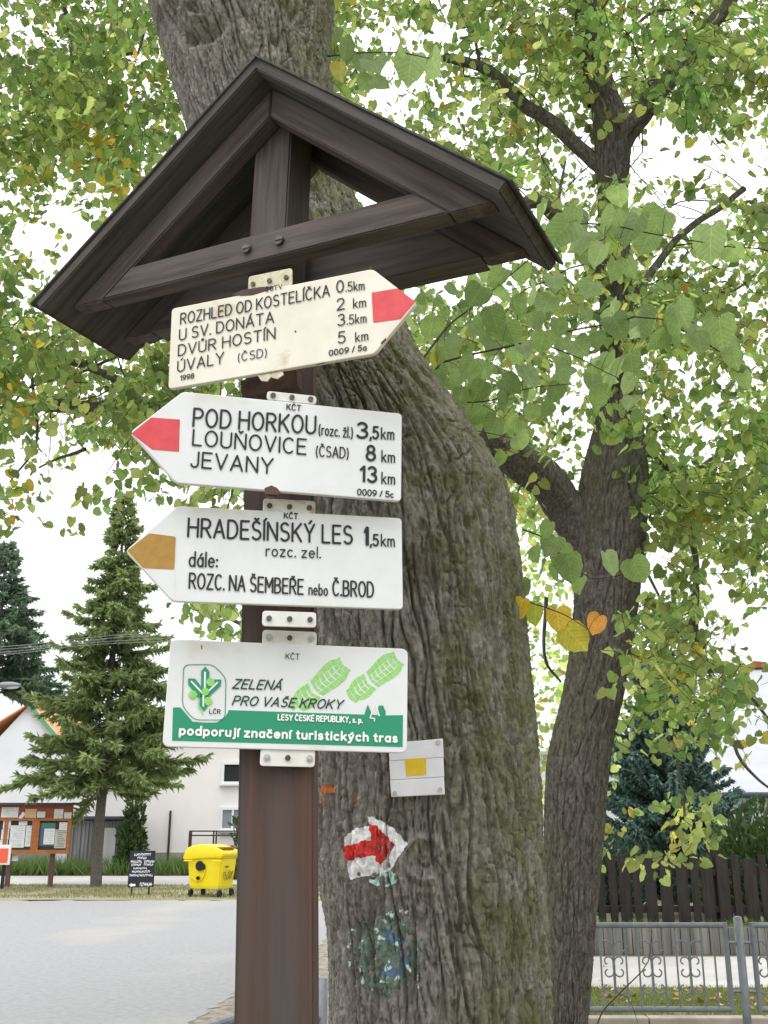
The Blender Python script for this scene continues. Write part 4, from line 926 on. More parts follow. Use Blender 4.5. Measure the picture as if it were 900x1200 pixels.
S3.flat('fold_line', [A3([(205.6, 594), (207, 594), (205.4, 704), (204, 704)])], M['tabw'], .0004)
S3.tab(309, 583, 370, 604, M['tabr']); S3.tab(308, 715, 371, 735, M['tabw'])

# --- the sponsor's plate
S4 = Sign('sponsor_sign', (-.1811, 1.9672, 1.8347), R(8.4), R(.9), R(-.1), 'white and green sponsor plate with boot prints, lowest on the post')
L, h4 = .4581, .1
S4.plate([(-L / 2, h4), (L / 2, h4), (L / 2, -h4), (-L / 2, -h4)], M['white'], rad=.014)
A4 = lambda pts: [S4.at(*p) for p in pts]
Z6 = lambda x, y: (200 + x / 6.4286, 750 + y / 6.4286)          # enlarged reading of the emblem
Z7 = lambda x, y: (330 + x / 5.625, 750 + y / 5.625)            # enlarged reading of the boot prints
band = [(202.8, 829), (211, 829)] + [Z6(*p) for p in ((85, 520), (165, 615), (250, 622), (345, 622), (405, 590), (432, 545), (436, 528))] + [Z7(545, 492), Z7(568, 425), Z7(588, 470), Z7(590, 492), Z7(640, 495), Z7(632, 470), Z7(640, 432), Z7(668, 432), Z7(686, 470), Z7(684, 497), (472.2, 838), (471.8, 875.4), (201.6, 868)]
S4.flat('green_band', [A4(band)], M['gband'], .0006)
outl = round_poly(A4([Z6(*p) for p in ((95, 185), (320, 182), (420, 285), (412, 606), (175, 605), (85, 500))]), .012)
cx_, cz_ = np.mean(outl, 0); inl = [(cx_ + (x - cx_) * .965, cz_ + (zc - cz_) * .975) for x, zc in outl]
S4.flat('emblem_outline', [[outl[i], outl[(i + 1) % len(outl)], inl[(i + 1) % len(outl)], inl[i]] for i in range(len(outl))], M['greenline'], .0016)
def shape(name, polys, m, lift): S4.flat(name, [A4([Z6(*p) for p in q]) for q in polys], M[m], lift)
shape('emblem', [[(230, 235), (262, 200), (292, 240), (288, 350), (262, 372), (230, 352)], [(132, 290), (185, 292), (240, 365), (240, 430), (212, 440), (132, 335)], [(382, 298), (330, 298), (272, 372), (262, 420), (285, 432), (378, 345)], [(222, 405), (262, 395), (282, 425), (278, 505), (250, 540), (218, 495)]], 'gband', .0016)
shape('emblem_core', [[(252, 240), (266, 240), (264, 400), (250, 400)], [(150, 315), (158, 306), (244, 396), (236, 406)], [(360, 322), (350, 314), (258, 404), (266, 412)], [(240, 410), (254, 408), (252, 505), (240, 500)]], 'wprint', .0022)
leafp = lambda cx, cy, rx, ry: [(cx + rx * math.cos(t) * (1 - .22 * (abs(math.sin(2 * t)))), cy + ry * math.sin(t)) for t in np.linspace(0, 6.283, 16)[:-1]]
shape('emblem_leaves', [leafp(300, 318, 36, 32), leafp(262, 390, 32, 30), leafp(168, 412, 36, 32), leafp(282, 462, 34, 32), [(205, 440), (212, 440), (214, 500), (250, 560), (244, 564), (206, 508)]], 'lgreen', .0027)
# boot prints: soles cut into lugs
def sole(p0, p1, w0, w1, wm, clip=None):
    (x0, y0), (x1, y1) = p0, p1; L_ = math.hypot(x1 - x0, y1 - y0); u = np.array([(x1 - x0) / L_, (y1 - y0) / L_]); v = np.array([-u[1], u[0]])
    wid = lambda t: np.interp(t, [0, .06, .18, .33, .42, .55, .75, .9, 1], [w0 * .72, w0 * .9, w0, wm * 1.05, wm, w1 * .84, w1, w1 * .97, w1 * .74])
    out = []
    def cell(t0, t1, a0, a1):
        q = []
        for t, a in ((t0, a0), (t0, a1), (t1, a1), (t1, a0)):
            q.append(np.array(p0) + u * L_ * (t + .05 * abs(a)) + v * a * wid(t))
        q = [tuple(x) for x in q]
        if clip is None or all(clip(x) for x in q): out.append(q)   # one lug
    k = 10
    for i in range(k):
        t0, t1 = i / k + .007, (i + 1) / k - .007
        if i == 3: t1 -= .02
        if i == 4: t0 += .02
        for s in (-1, 1):
            cell(t0, t1, s * .5, s * 1.02)
        for a0, a1 in ((-.43, -.05), (.04, .42)): cell(t0 + .008, t1 - .008, a0, a1)
    for a in np.linspace(-.8, .8, 5): cell(1.0, 1.07, a - .17, a + .15)
    for a in np.linspace(-.8, .8, 5): cell(-.08, -.005, a - .17, a + .15)
    return out
S4.flat('boot_prints', [A4([Z7(*p) for p in q]) for q in sole((92, 440), (385, 185), 74, 82, 62, lambda p: p[1] < 470)] + [A4([Z7(*p) for p in q]) for q in sole((466, 366), (742, 144), 74, 80, 62)], M['lgreen'], .0006)
S4.flat('fir_symbol', [A4([Z7(*p) for p in q]) for q in ([(606, 432), (612, 432), (588, 510), (580, 510)], [(580, 510), (616, 514), (616, 521), (580, 518)], [(609, 514), (616, 514), (614, 540), (607, 536)], [(620, 430), (626, 432), (648, 500), (640, 505)])], M['wprint'], .0016)
TX = S4.text
TX('ZELENÁ', (271.6, 807.2), (331, 809.2), 11.8, 'dark', .004, .25); TX('PRO VAŠE KROKY', (271.4, 826.6), (403.6, 831.6), 11.6, 'dark', .004, .25)
TX('KČT', (334.4, 772.6), (351, 773.4), 7.2, 'dark'); TX('LČR', (245, 836.5), (258.4, 836.8), 5.6, 'dark', .008)
TX('LESY ČESKÉ REPUBLIKY, s. p.', (325, 844.2), (425, 847.6), 7.4, 'white', .014); TX('podporují značení turistických tras', (209.4, 861.6), (466, 870.6), 11.8, 'white', .0165)
S4.done({'dark': 'ink4', 'white': 'wprint'})
S4.flat('scratch', [A4([(235.5, 756), (237, 756), (236.8, 761), (236, 761)])], M['rust'], .0004)
S4.tab(308, 737.5, 371, 757, M['tabw'], ((.12, 'zinc'), (.5, 'bolt'), (.9, 'zinc'))); S4.tab(305.5, 877, 369, 899, M['tabw'], ((.12, 'zinc'), (.5, 'bolt'), (.9, 'zinc')))

# --- the small marker nailed to the trunk
mk = un(488.5, 900, 2.44)
S5 = Sign('trail_marker', tuple(mk), R(-3), R(-2.2), R(-2), 'small white slatted trail marker with a yellow square, nailed to the big trunk'); S5.o['group'] = ''
del S5.o['group']; S5.o['category'] = 'trail marker'
A5 = lambda pts: [S5.at(*p) for p in pts]
for y0, y1, y2, y3 in ((871, 865.5, 887.2, 891.6), (892.0, 887.6, 910.2, 914.0), (914.4, 910.6, 931, 934)):
    q = A5([(455 + (y0 - 871) * .05, y0), (519 + (y0 - 871) * .03, y1), (520 + (y0 - 871) * .03, y2), (456.5 + (y0 - 871) * .05, y3)])
    b = MB(); b.prism([(x, random.uniform(0, .0012), zc) if 0 else (x, 0, zc) for x, zc in q], (0, .006, 0), .0012); b.build('slat', M['slat'], S5.o)
S5.flat('yellow_square', [A5([(474.5, 889.5), (499, 888), (499.4, 908), (476, 909.6)])], M['yellowp'], .0008)
for x, y in ((513.5, 870), (462.5, 930), (515.5, 925.5)):
    (a, zc), b = S5.at(x, y), MB(); b.cyl((a, -.003, zc), (a, .002, zc), .0055, 12); b.build('nail_head', M['zinc'], S5.o)

# ------------------------------------------------------------------ railing
def railing(name, a, b_, top, bot, label, post_at=(), orn=True, n_period=4, endpost=False):
    a, b_ = np.array(a), np.array(b_); L_ = np.linalg.norm(b_ - a); rz = math.atan2(b_[1] - a[1], b_[0] - a[0])
    o = empty(name, (a[0], a[1], 0), rz, label=label, cat='railing')
    for t in post_at:
        MB().cyl((t, 0, -.05), (t, 0, top + .045), .026, 16).ball((t, 0, top + .045), .026, (1, 1, .35)).build('post', M['steel'], o, True)
    ps = sorted(list(post_at))
    for t0, t1 in zip(ps[:-1], ps[1:]):
        s0, s1 = t0 + .085, t1 - .085; f = MB(); r = .0165
        f.cyl((s0, 0, top), (s1, 0, top), r, 10).cyl((s0, 0, bot), (s1, 0, bot), r, 10).cyl((s0, 0, bot - r), (s0, 0, top + r), r, 10).cyl((s1, 0, bot - r), (s1, 0, top + r), r, 10)
        for zz_ in (top - .1, bot + .1): f.cyl((t0, 0, zz_), (s0, 0, zz_), .009, 8).cyl((s1, 0, zz_), (t1, 0, zz_), .009, 8)
        f.build('frame', M['steel'], o)
        nb = max(2, int(round((s1 - s0) / .0775))); 
        for i in range(1, nb):
            x = s0 + (s1 - s0) * i / nb; k = (nb - i) % 3
            if k != 1 or i < 2: pass
            if (nb - i) % 3 == 0 and orn:
                MB().cyl((x, 0, bot), (x, 0, top), .0045, 6).build('bar', M['steel'], o)
                sc_ = MB(); mid = (top + bot) / 2
                for s in (-1, 1):
                    for cz, sg, rr, ez in ((mid + .11, 1, .05, mid + .03), (mid + .03, 1, .033, mid - .01), (mid - .03, -1, .033, mid + .01), (mid - .12, -1, .04, mid - .04)):
                        pts = []
                        for t in np.linspace(0, 1, 16):
                            an = 4.4 * t * sg; q = rr * (1 - .55 * t); pts.append((x + s * (rr + .003 + q * math.cos(math.pi + an * -1 * 1.0) * 1.0), 0, cz + q * math.sin(an)))
                        pts = [(x + s * .004, 0, ez)] + pts
                        sc_.tube(pts, .0052, 5)
                sc_.build('scroll', M['steel'], o)
            else: MB().cyl((x, 0, bot), (x, 0, top), .006, 8).build('bar', M['steel'], o)
    return o
ra = un(866, 1100, 6.9)
railing('metal_railing', (ra[0] - 1.9, 6.9), (ra[0] + 2.2, 6.88), 1.0, .52, 'grey metal railing with scroll ornaments in front of the lawn', (0, 1.9, 3.8))
la = np.array([-.262, 4.7]); ld = np.array([-.36, -.86]); ld /= np.linalg.norm(ld)
railing('metal_railing', la, la + ld * 2, .935, .45, 'grey metal railing beside the road, ending at a capped post behind the signpost', (0, 1.9), True)
o = empty('sapling', tuple(un(700, 1199, 6.4)), label='thin bare twig growing up in front of the railing', cat='sapling')
base = np.array(o.location); V, F = twig_mesh([(catmull(np.array([un(*p) for p in ((688, 1290, 6.3), (700, 1199, 6.4), (725, 1165, 6.4), (758, 1130, 6.4), (764, 1090, 6.4))]) - base, 14), .006), (catmull(np.array([un(*p) for p in ((725, 1165, 6.4), (738, 1172, 6.4), (748, 1200, 6.4))]) - base, 8), .003)])
quads('stem', V, F, M['twig'], o)
g = np.random.default_rng(77); n = 230
P = np.stack([g.uniform(1.4, 7, n), np.where(g.uniform(size=n) < .97, g.uniform(10.05, 11.5, n), g.uniform(11.5, 13.9, n)), np.full(n, .035)], -1)
leaves('fallen_leaves', P, g.normal(size=(n, 3)) * [1, 1, .15], g.normal(0, .35, (n, 3)) + [0, 0, 1], .06 * g.uniform(.6, 1.2, n), np.array([[.35, .22, .08], [.4, .3, .12], [.3, .12, .06], [.5, .45, .25]])[g.integers(0, 4, n)], None, material=M['deadleaf'], label='scattered brown and yellow fallen leaves on the lawn', cat='fallen leaves', kind='stuff')

# ------------------------------------------------------------------ dark fence and its wall
fz0, fz1 = un(800, 1084, 14.7)[2], un(800, 1004, 14.7)[2]
pf = empty('paling_fence', (1.9, 14.7, 0), label='dark brown wooden paling fence standing on a low wall', cat='fence')
g = np.random.default_rng(90); x = 0.0; i = 0
while x < 10.5:
    wd = g.choice([.1, .15, .17, .16]); hh = fz1 + g.uniform(-.03, .03)
    MB().box((x + wd / 2, -.045, (fz0 + .02 + hh) / 2), (wd, .022, hh - fz0 - .02), bev=.004).build('paling', M['darkfence'], pf); x += wd + g.uniform(.035, .075)
for zc in (fz0 + .2, fz1 - .2): MB().box((5.2, 0, zc), (10.6, .05, .08)).build('rail', M['darkfence'], pf)
for x in (.1, 2.6, 5.1, 7.6, 10.1): MB().box((x, .06, (fz1 + .1) / 2), (.09, .06, fz1 + .1)).build('post', M['darkfence'], pf)
wl = empty('retaining_wall', (1.9, 14.3, 0), label='low grey weathered wall of upright boards below the dark fence', cat='wall')
b = MB()
for i in range(84):
    b.box((i * .125, 0, .165 + g.uniform(-.004, .004)), (.118, .05 + g.uniform(0, .02), .33), bev=.008)
b.build('boards', M['plinthw'], wl); MB().box((5.2, .15, .165), (10.6, .24, .345)).build('bank', M['soil'], wl)

# ------------------------------------------------------------------ conifers
def conifer(name, base, H, Rmax, z0, seed, palette, label, nb=170, dens=1.0, droop=.35, tl=.3, tw=.05, rise=.15, trunk=.16, shape=1.0):
    g = np.random.default_rng(seed); o = empty(name, tuple(base), label=label, cat='tree')
    zz_ = np.linspace(0, H, 24); P = np.stack([.03 * np.sin(zz_ * 1.3 + seed), .03 * np.cos(zz_), zz_], -1)
    bark_rings('trunk', P, np.maximum(trunk * (1 - zz_ / H) ** .8, .012), 14, M['bark2'], o, float(seed), .05, .008, True, None, .05, None)
    pos, dr, sz, segs = [], [], [], []
    for i in range(nb):
        t = (i + g.uniform(0, 1)) / nb; zc = z0 + (H - z0) * t ** 1.08; R_ = Rmax * (1 - t) ** shape * g.uniform(.45, 1.2) + .12
        if t < .12: R_ *= .65 + 2.9 * t
        a = i * 2.4 + g.normal(0, .3); u = np.array([math.cos(a), math.sin(a), 0]); rise_ = rise + g.normal(0, .22)
        s = np.linspace(0, 1, 9); dz = rise_ * R_ * s - droop * R_ * s ** 1.6 + .2 * R_ * s ** 4 + (t > .8) * s * R_ * .6
        B = np.array([0, 0, zc]) + u[None] * (R_ * s)[:, None]; B[:, 2] += dz; segs.append((B, .02 * (1 - t) + .006))
        m = int(R_ * 42 * dens) + 6; side = np.array([-u[1], u[0], 0])
        tt = g.uniform(.12, 1, m) ** .75
        q = np.stack([np.interp(tt, s, B[:, k]) for k in range(3)], -1)
        sg = g.choice([-1, 1], m); ln = tl * g.uniform(.5, 1.25, m) * (1.15 - .55 * tt) * (.6 + .4 * R_ / Rmax)
        d = u[None] * g.uniform(.3, 1, (m, 1)) + side[None] * (sg * g.uniform(.1, 1, m))[:, None] + np.array([0, 0, 1]) * (g.normal(-.32, .42, m))[:, None]
        pos.append(q); dr.append(d / np.linalg.norm(d, axis=1)[:, None]); sz.append(ln)
    pos, dr, sz = np.concatenate(pos), np.concatenate(dr), np.concatenate(sz); n = len(pos)
    # each spray: a bent ribbon of needles crossed by a second one
    nr = g.normal(0, .7, (n, 3)) + [0, 0, 1]; Fm = frames(dr, nr); V, F = [], []
    T = np.array([(0, 0, 0), (.35, .5, .02), (1, 0, -.12), (.35, -.5, .02)]); T2_ = np.array([(.1, 0, 0), (.5, 0, .45), (1.05, 0, -.1), (.45, 0, -.5)])
    VV = []
    for tm in (T, T2_):
        t3 = tm[None] * np.stack([sz, np.full(n, tw) * g.uniform(.7, 1.4, n), np.full(n, tw)], -1)[:, None, :]
        VV.append(pos[:, None] + np.einsum('nvk,nkj->nvj', t3, Fm))
    V = np.concatenate(VV, 1).reshape(-1, 3); F = (np.array([[0, 1, 2, 3], [4, 5, 6, 7]])[None] + (np.arange(n) * 8)[:, None, None]).reshape(-1, 4)
    C = np.array(palette)[g.integers(0, len(palette), n)] * (1 + .35 * pn(pos * 1.4)[:, None]) * g.uniform(.75, 1.25, (n, 1))
    cr_ = quads('crown', V, F, M['needle'], o, False, {'Col': np.repeat(np.clip(C, .004, 1), 8, 0)})
    V, F = twig_mesh(segs); quads('branches', V, F, M['twig'], cr_)
    return o
SPR = [(.2, .26, .13), (.24, .31, .145), (.28, .36, .16), (.27, .31, .14), (.33, .38, .18)]
b0 = un(112, 1036, 29.5); b0[2] = 0
conifer('spruce_tree', b0, 11.2, 2.75, 2.6, 3, SPR, 'tall green spruce standing on the verge between the notice board and the yellow bin', 290, 2.3, .42, .44, .066)
b1 = un(-34, 1030, 33.0); b1[2] = 0
conifer('spruce_tree', b1, 10.6, 2.5, 5.6, 4, [(.16, .23, .17), (.2, .28, .2), (.23, .31, .22)], 'dark bluish spruce cut off by the left edge behind the notice board', 200, 2.2, .4, .4, .062)
b2 = un(792, 1040, 20.0); b2[2] = .2
conifer('blue_spruce', b2, 4.35, 1.55, .1, 5, [(.13, .215, .205), (.17, .265, .245), (.21, .3, .275), (.11, .185, .17)], 'dense blue green spruce behind the dark paling fence', 420, 4.2, .12, .2, .06, rise=.28, trunk=.09, shape=.62)
def shrub(name, base, r, hgt, n, palette, label, seed, sz=.12):
    g = np.random.default_rng(seed); o = empty(name, tuple(base), label=label, cat='shrub')
    a = g.uniform(0, 6.28, n); q = g.uniform(size=n) ** .4; el = np.arcsin(g.uniform(0, 1, n))
    P = np.stack([r * q * np.cos(a) * np.cos(el), r * q * np.sin(a) * np.cos(el), hgt * q * np.sin(el)], -1); P *= (1 + .3 * pn(P * 1.8 + seed))[:, None]; P[:, 2] = np.maximum(P[:, 2], .03)
    d = P / np.array([r, r, hgt]) + g.normal(0, .5, (n, 3)) + [0, 0, .6]; d /= np.linalg.norm(d, axis=1)[:, None]; Fm = frames(d, g.normal(size=(n, 3)))
    T = np.array([(0, 0, 0), (.4, .22, .03), (1, 0, 0), (.4, -.22, .03)]); s = sz * g.uniform(.6, 1.4, n)
    V = P[:, None] + np.einsum('nvk,nkj->nvj', T[None] * s[:, None, None], Fm)
    C = np.array(palette)[g.integers(0, len(palette), n)] * (1 + .4 * pn(P * 2)[:, None])
    quads('foliage', V.reshape(-1, 3), np.arange(4 * n).reshape(-1, 4), M['needle'], o, False, {'Col': np.repeat(np.clip(C, .004, 1), 4, 0)})
    V, F = twig_mesh([(np.array([[0, 0, 0], [math.cos(k) * r * .4, math.sin(k) * r * .4, hgt * .7]]), .02) for k in range(0, 7)]); quads('stems', V, F, M['twig'], o)
    return o
GS = [(.045, .085, .03), (.06, .105, .035), (.08, .125, .045), (.05, .075, .03)]
def gpt(x, y, Y, z=0.0): p = un(x, y, Y); p[2] = z; return p
shrub('shrub', gpt(885, 980, 17.0, .25), .9, 1.55, 5000, GS, 'rounded green shrub behind the fence at the right edge, beside the blue spruce', 61, .13)
shrub('shrub', gpt(850, 990, 17.2, .25), .55, 1.15, 3000, GS, 'low green shrub behind the fence between the blue spruce and the taller shrub', 63, .12)
shrub('shrub', gpt(712, 985, 17.5, .25), .6, 1.2, 3000, [(.04, .07, .055), (.06, .095, .07)], 'bluish low shrub behind the fence next to the forked trunk', 62, .12)
shrub('shrub', gpt(300, 1010, 33.5), .8, 2.6, 3000, GS, 'narrow green bush half hidden behind the signpost near the metal gate', 64, .18)
shrub('shrub', gpt(152, 1010, 36.4), .45, 2.7, 2600, GS, 'thin green creeper clump between the shed and the cream house', 65, .18)

# ------------------------------------------------------------------ buildings
def window(parent, x0, y0, x1, y1, Y, glass, mull=True, yo=0.0):
    a, b_ = un(x0, y0, Y), un(x1, y1, Y); cx, cz, wd, hh = (a[0] + b_[0]) / 2, (a[2] + b_[2]) / 2, abs(b_[0] - a[0]), abs(a[2] - b_[2])
    L0 = parent.location; c = Vector((cx, Y, cz)) - L0; t = .09
    f = MB()
    for sx in (-1, 1): f.box((c.x + sx * (wd - t) / 2, c.y - .02, c.z), (t, .1, hh))
    for sz_ in (-1, 1): f.box((c.x, c.y - .023, c.z + sz_ * (hh - t) / 2), (wd - 2 * t, .1, t))
    if mull: f.box((c.x, c.y - .018, c.z), (.07, .09, hh - 2 * t))
    f.box((c.x, c.y - .09, c.z - hh / 2 - .03), (wd + .12, .16, .04))
    o = f.build('window', M['framew'], parent)
    MB().box((c.x, c.y + .005, c.z), (wd - 2 * t, .02, hh - 2 * t)).build('pane', M[glass], o)
def house_wall(parent, x0, x1, Y, ztop, depth, m, z0=0.0, name='wall'):
    L0 = parent.location
    return MB().box((((x0 + x1) / 2) - L0.x, Y + depth / 2 - L0.y, (ztop + z0) / 2 - L0.z), (x1 - x0, depth, ztop - z0)).build(name, M[m], parent)
BY = 38.0
bx0, bx1 = un(97, 900, BY)[0], un(420, 900, BY)[0]; bt = un(150, 853, BY)[2]
bh = empty('apartment_house', (bx0, BY, 0), label='plain cream rendered two storey house behind the spruce and the metal gate', cat='house')
house_wall(bh, bx0, bx1, BY, bt, 9, 'plaster'); house_wall(bh, bx0 - .02, bx1 + .02, BY - .06, un(200, 999, BY)[2], .06, 'plasterg', name='plinth')
MB().box(((bx1 - bx0) / 2, 4.4, bt + .07), (bx1 - bx0 + .5, 9.6, .14)).build('roof', M['plasterg'], bh)
window(bh, 260.5, 893, 284, 919, BY, 'glass', False); window(bh, 258.5, 946, 287, 973.5, BY, 'glassl'); window(bh, 120, 893, 143, 919, BY, 'glass', False)
for px_ in (167, 201): MB().cyl((un(px_, 940, BY)[0] - bx0, -.08, .1), (un(px_, 940, BY)[0] - bx0, -.08, un(px_, 965 if px_ == 167 else 950, BY)[2]), .04, 8).build('downpipe', M['rustbar'], bh)
SY = 37.0
s0, s1 = un(80, 1000, SY)[0], un(147, 1000, SY)[0]; st = un(100, 962, SY)[2]
sh = empty('shed', (s0, SY, 0), label='low shed of grey upright boards with a pale door, behind the spruce trunk', cat='shed')
b = MB(); nbd = 15
for i in range(nbd): b.box(((i + .5) * (s1 - s0) / nbd, .02 * (i % 2), st / 2), ((s1 - s0) / nbd - .015, .04, st))
b.box(((s1 - s0) / 2, .6, st / 2), (s1 - s0, 1.0, st - .02)); b.build('boards', M['shed'], sh)
d0, d1 = un(121, 1000, SY)[0] - s0, un(135, 1000, SY)[0] - s0; MB().box(((d0 + d1) / 2, -.05, st * .44), (d1 - d0, .05, st * .86), bev=.01).build('door', M['sheddoor'], sh)
MB().box(((s1 - s0) / 2, .4, st + .1), (s1 - s0 + .3, 1.7, .1)).build('roof', M['darkroof'], sh)
wx0, wx1 = un(-160, 1000, 37.2)[0], un(80, 1000, 37.2)[0]
yw = empty('yard_wall', (wx0, 37.2, 0), label='low dark wall with a white pillar behind the notice board', cat='wall')
MB().box(((wx1 - wx0) / 2, .1, .55), (wx1 - wx0, .2, 1.1)).build('wall', M['plasterg'], yw)
MB().box((un(72, 1000, 37)[0] - wx0, -.1, .6), (.42, .3, 1.2), bev=.02).build('pillar', M['whitewall'], yw)
gf = empty('metal_gate', (un(221, 1000, 36.9)[0], 36.9, 0), label='thin rusty metal gate frame behind the yellow bin', cat='gate')
gz, gw = un(250, 974, 36.9)[2], un(300, 1000, 36.9)[0] - un(221, 1000, 36.9)[0]
b = MB()
for x in (0, .06, gw * .36, gw * .4, gw): b.box((x, 0, gz / 2), (.05, .05, gz))
for zc in (gz, gz - .14, gz * .55): b.box((gw / 2, .003, zc), (gw, .045, .045))
b.build('frame', M['rustbar'], gf)
# white gabled house, far left
HY = 46.0
hx0, hxr, hx1 = un(-40, 900, HY)[0], un(27, 900, HY)[0], un(90, 900, HY)[0]; hz, he = un(27, 826, HY)[2], un(52, 868, HY)[2] - 1.2
wh = empty('gabled_house', (hxr, HY, 0), label='white gabled house with an orange tiled roof at the left edge', cat='house')
hx1 = hxr + (hz - he) * .95
b = MB(); b.prism([(hxr - 2.3 - hxr, 0, 0), (hx1 - hxr, 0, 0), (hx1 - hxr, 0, he), (0, 0, hz), (-2.3, 0, he)], (0, 9, 0)); b.build('wall', M['whitewall'], wh)
b = MB(); b.prism([(.15, -.25, hz + .12), (-4.8, -.25, hz - 3.05), (-4.8, -.25, hz - 3.2), (.0, -.25, hz - .03)], (0, 9.5, 0)); b.build('roof', M['tile'], wh)
b = MB(); b.prism([(-.02, -.25, hz + .14), (hx1 - hxr + .3, -.25, he - .16), (hx1 - hxr + .3, -.25, he - .34), (0, -.25, hz - .05)], (0, 9.5, 0)); b.build('roof', M['tile'], wh)
b = MB(); b.prism([(.02, -.3, hz + .16), (hx1 - hxr + .34, -.3, he - .14), (hx1 - hxr + .34, -.3, he - .4), (.02, -.3, hz - .1)], (0, .045, 0)); b.build('verge_board', M['greentrim'], wh)
house_wall(wh, hxr - 6, hxr - 2.3, HY + 1, he, 8, 'whitewall')
# white house to the right
QY = 27.0
q0, q1 = un(843, 900, QY)[0], un(1080, 900, QY)[0]; qe = un(880, 929, QY)[2]; qr = un(880, 783, QY + 5)[2]
rh = empty('white_house', (q0, QY, 0), label='low white house with a large pale roof at the right edge', cat='house')
house_wall(rh, q0 + .3, q1, QY + .4, qe + .1, 9, 'whitewall')
b = MB(); b.prism([(0, 0, qe), (0, 5, qr), (0, 10, qe), (0, 10, qe - .12), (0, 5, qr - .12), (0, 0, qe - .12)], (q1 - q0, 0, 0)); b.build('roof', M['paleroof'], rh)
MB().cyl((0, -.06, qe - .06), (q1 - q0, -.06, qe - .06), .075, 10).build('gutter', M['darkroof'], rh)
MB().box(((q1 - q0) / 2, 5, qr + .03), (q1 - q0, .3, .07)).build('ridge', M['redwood'], rh)
MB().box((un(891, 780, QY + 5)[0] - q0, 5.2, qr + .05), (.42, .42, .3), bev=.02).build('chimney', M['redwood'], rh)
window(rh, 872, 948, 888, 985, QY + .4, 'glass')
WY = 23.0
v0, v1 = un(640, 900, WY)[0], un(752, 900, WY)[0]; vt = un(720, 886, WY)[2]
lh = empty('white_annexe', (v0, WY, 0), label='plain white wall of a house seen beside the forked trunk and the blue spruce', cat='house')
house_wall(lh, v0, v1, WY, vt, 5, 'whitewall'); MB().box(((v1 - v0) / 2, 2.5, vt + .05), (v1 - v0 + .3, 5.3, .09)).build('roof', M['paleroof'], lh)
b = MB()
for px_ in (720, 728, 736): b.box((un(px_, 880, WY)[0] - v0, .6, vt + .45), (.06, .06, .75))
b.build('parapet_posts', M['rustbar'], lh)

# ------------------------------------------------------------------ notice board
NY = 29.3
n0, n1 = un(-70, 985, NY)[0], un(82, 985, NY)[0]; nt_, nb_, nm_ = un(40, 943.5, NY)[2], un(40, 1000.5, NY)[2], un(40, 960.5, NY)[2]
nb = empty('notice_board', (n0, NY, 0), label='orange brown wooden notice board with pinned papers beside the spruce', cat='notice board')
W_ = n1 - n0; X = lambda px_: un(px_, 985, NY)[0] - n0; Zp = lambda py_: un(40, py_, NY)[2]
MB().box((W_ / 2, .05, (nt_ + nb_) / 2), (W_, .06, nt_ - nb_)).build('back_panel', M['redwood'], nb)
for x0, x1 in ((-66, -38), (-30, 4), (8, 36.5), (45, 79)):
    MB().box(((X(x0) + X(x1)) / 2, .015, (nm_ + nb_) / 2 + .05), (X(x1) - X(x0), .02, nm_ - nb_ - .12)).build('showcase', M['boardin'], nb)
f = MB()
for x0, x1 in ((-70, -66), (-38, -30), (4, 8), (36.5, 45.5), (78.5, 82.5)): f.box(((X(x0) + X(x1)) / 2, -.02, (nm_ + nb_) / 2), (X(x1) - X(x0), .06, nm_ - nb_))
f.box((W_ / 2, -.022, nb_ + .05), (W_, .064, .1)).box((W_ / 2, -.022, nm_), (W_, .064, .06)); f.build('frame', M['orangewood'], nb)
for x in (-60, 12, 62): MB().box((X(x), .1, Zp(1000) / 2), (.12, .1, Zp(1000)), bev=.01).build('leg', M['legwood'], nb)
MB().box((W_ / 2, .0, nt_ + .03), (W_ + .2, .35, .06)).build('roof_strip', M['darkroof'], nb)
for x0, y0, x1, y1, m, yy in ((-2, 946, 18, 958, 'paper', -.0), (26, 948, 39.5, 958.5, 'papero', 0), (40.5, 951, 50, 958.2, 'paper', 0), (60.5, 948, 71, 959.5, 'paper', 0), (72.5, 952, 81, 960, 'paper', 0),
                             (11, 967.3, 28.5, 993.3, 'paper', -.01), (29.3, 967.5, 36.2, 992, 'paper', -.01), (20, 962.5, 30, 967, 'paper', -.012), (2, 961.8, 11, 971, 'paper', -.03), (1, 971.6, 10, 984, 'paper', -.03), (0, 984.6, 9.5, 993, 'paper', -.03),
                             (46, 964.5, 63.5, 991, 'posterb', -.005), (47, 964.5, 62, 970, 'posterg', -.012), (51, 971, 63.5, 989.5, 'paper', -.016), (64, 972, 77.5, 994, 'paperg', -.01), (68, 963.5, 77.5, 973, 'paper', -.014), (14.5, 1001, 22, 1009, 'paper', .07)):
    o = MB().box(((X(x0) + X(x1)) / 2, yy + .012, (Zp(y0) + Zp(y1)) / 2), (X(x1) - X(x0), .006, Zp(y0) - Zp(y1))).build('notice', M[m], nb)
    if m in ('paper', 'paperg') and (x1 - x0) > 6:                 # lines of print too small to read
        t = MB(); r_ = random.Random(int(x0 * 7 + y0)); yk = y0 + 1.6
        while yk < y1 - 1.2:
            ww = r_.uniform(.35, .85) * (x1 - x0); xa = x0 + (x1 - x0 - ww) * r_.uniform(.2, .8)
            t.box(((X(xa) + X(xa + ww)) / 2, yy + .007, Zp(yk)), (X(xa + ww) - X(xa), .003, .012)); yk += r_.uniform(1.3, 2.6)
        t.build('print', M['paperg'] if m == 'paper' else M['legwood'], o)
MB().box((X(23), -.0, Zp(956)), (.1, .006, .2), M=Matrix.Translation((X(23), 0, Zp(956))) @ Matrix.Rotation(R(35), 4, 'Y') @ Matrix.Translation((-X(23), 0, -Zp(956)))).build('notice', M['paper'], nb)
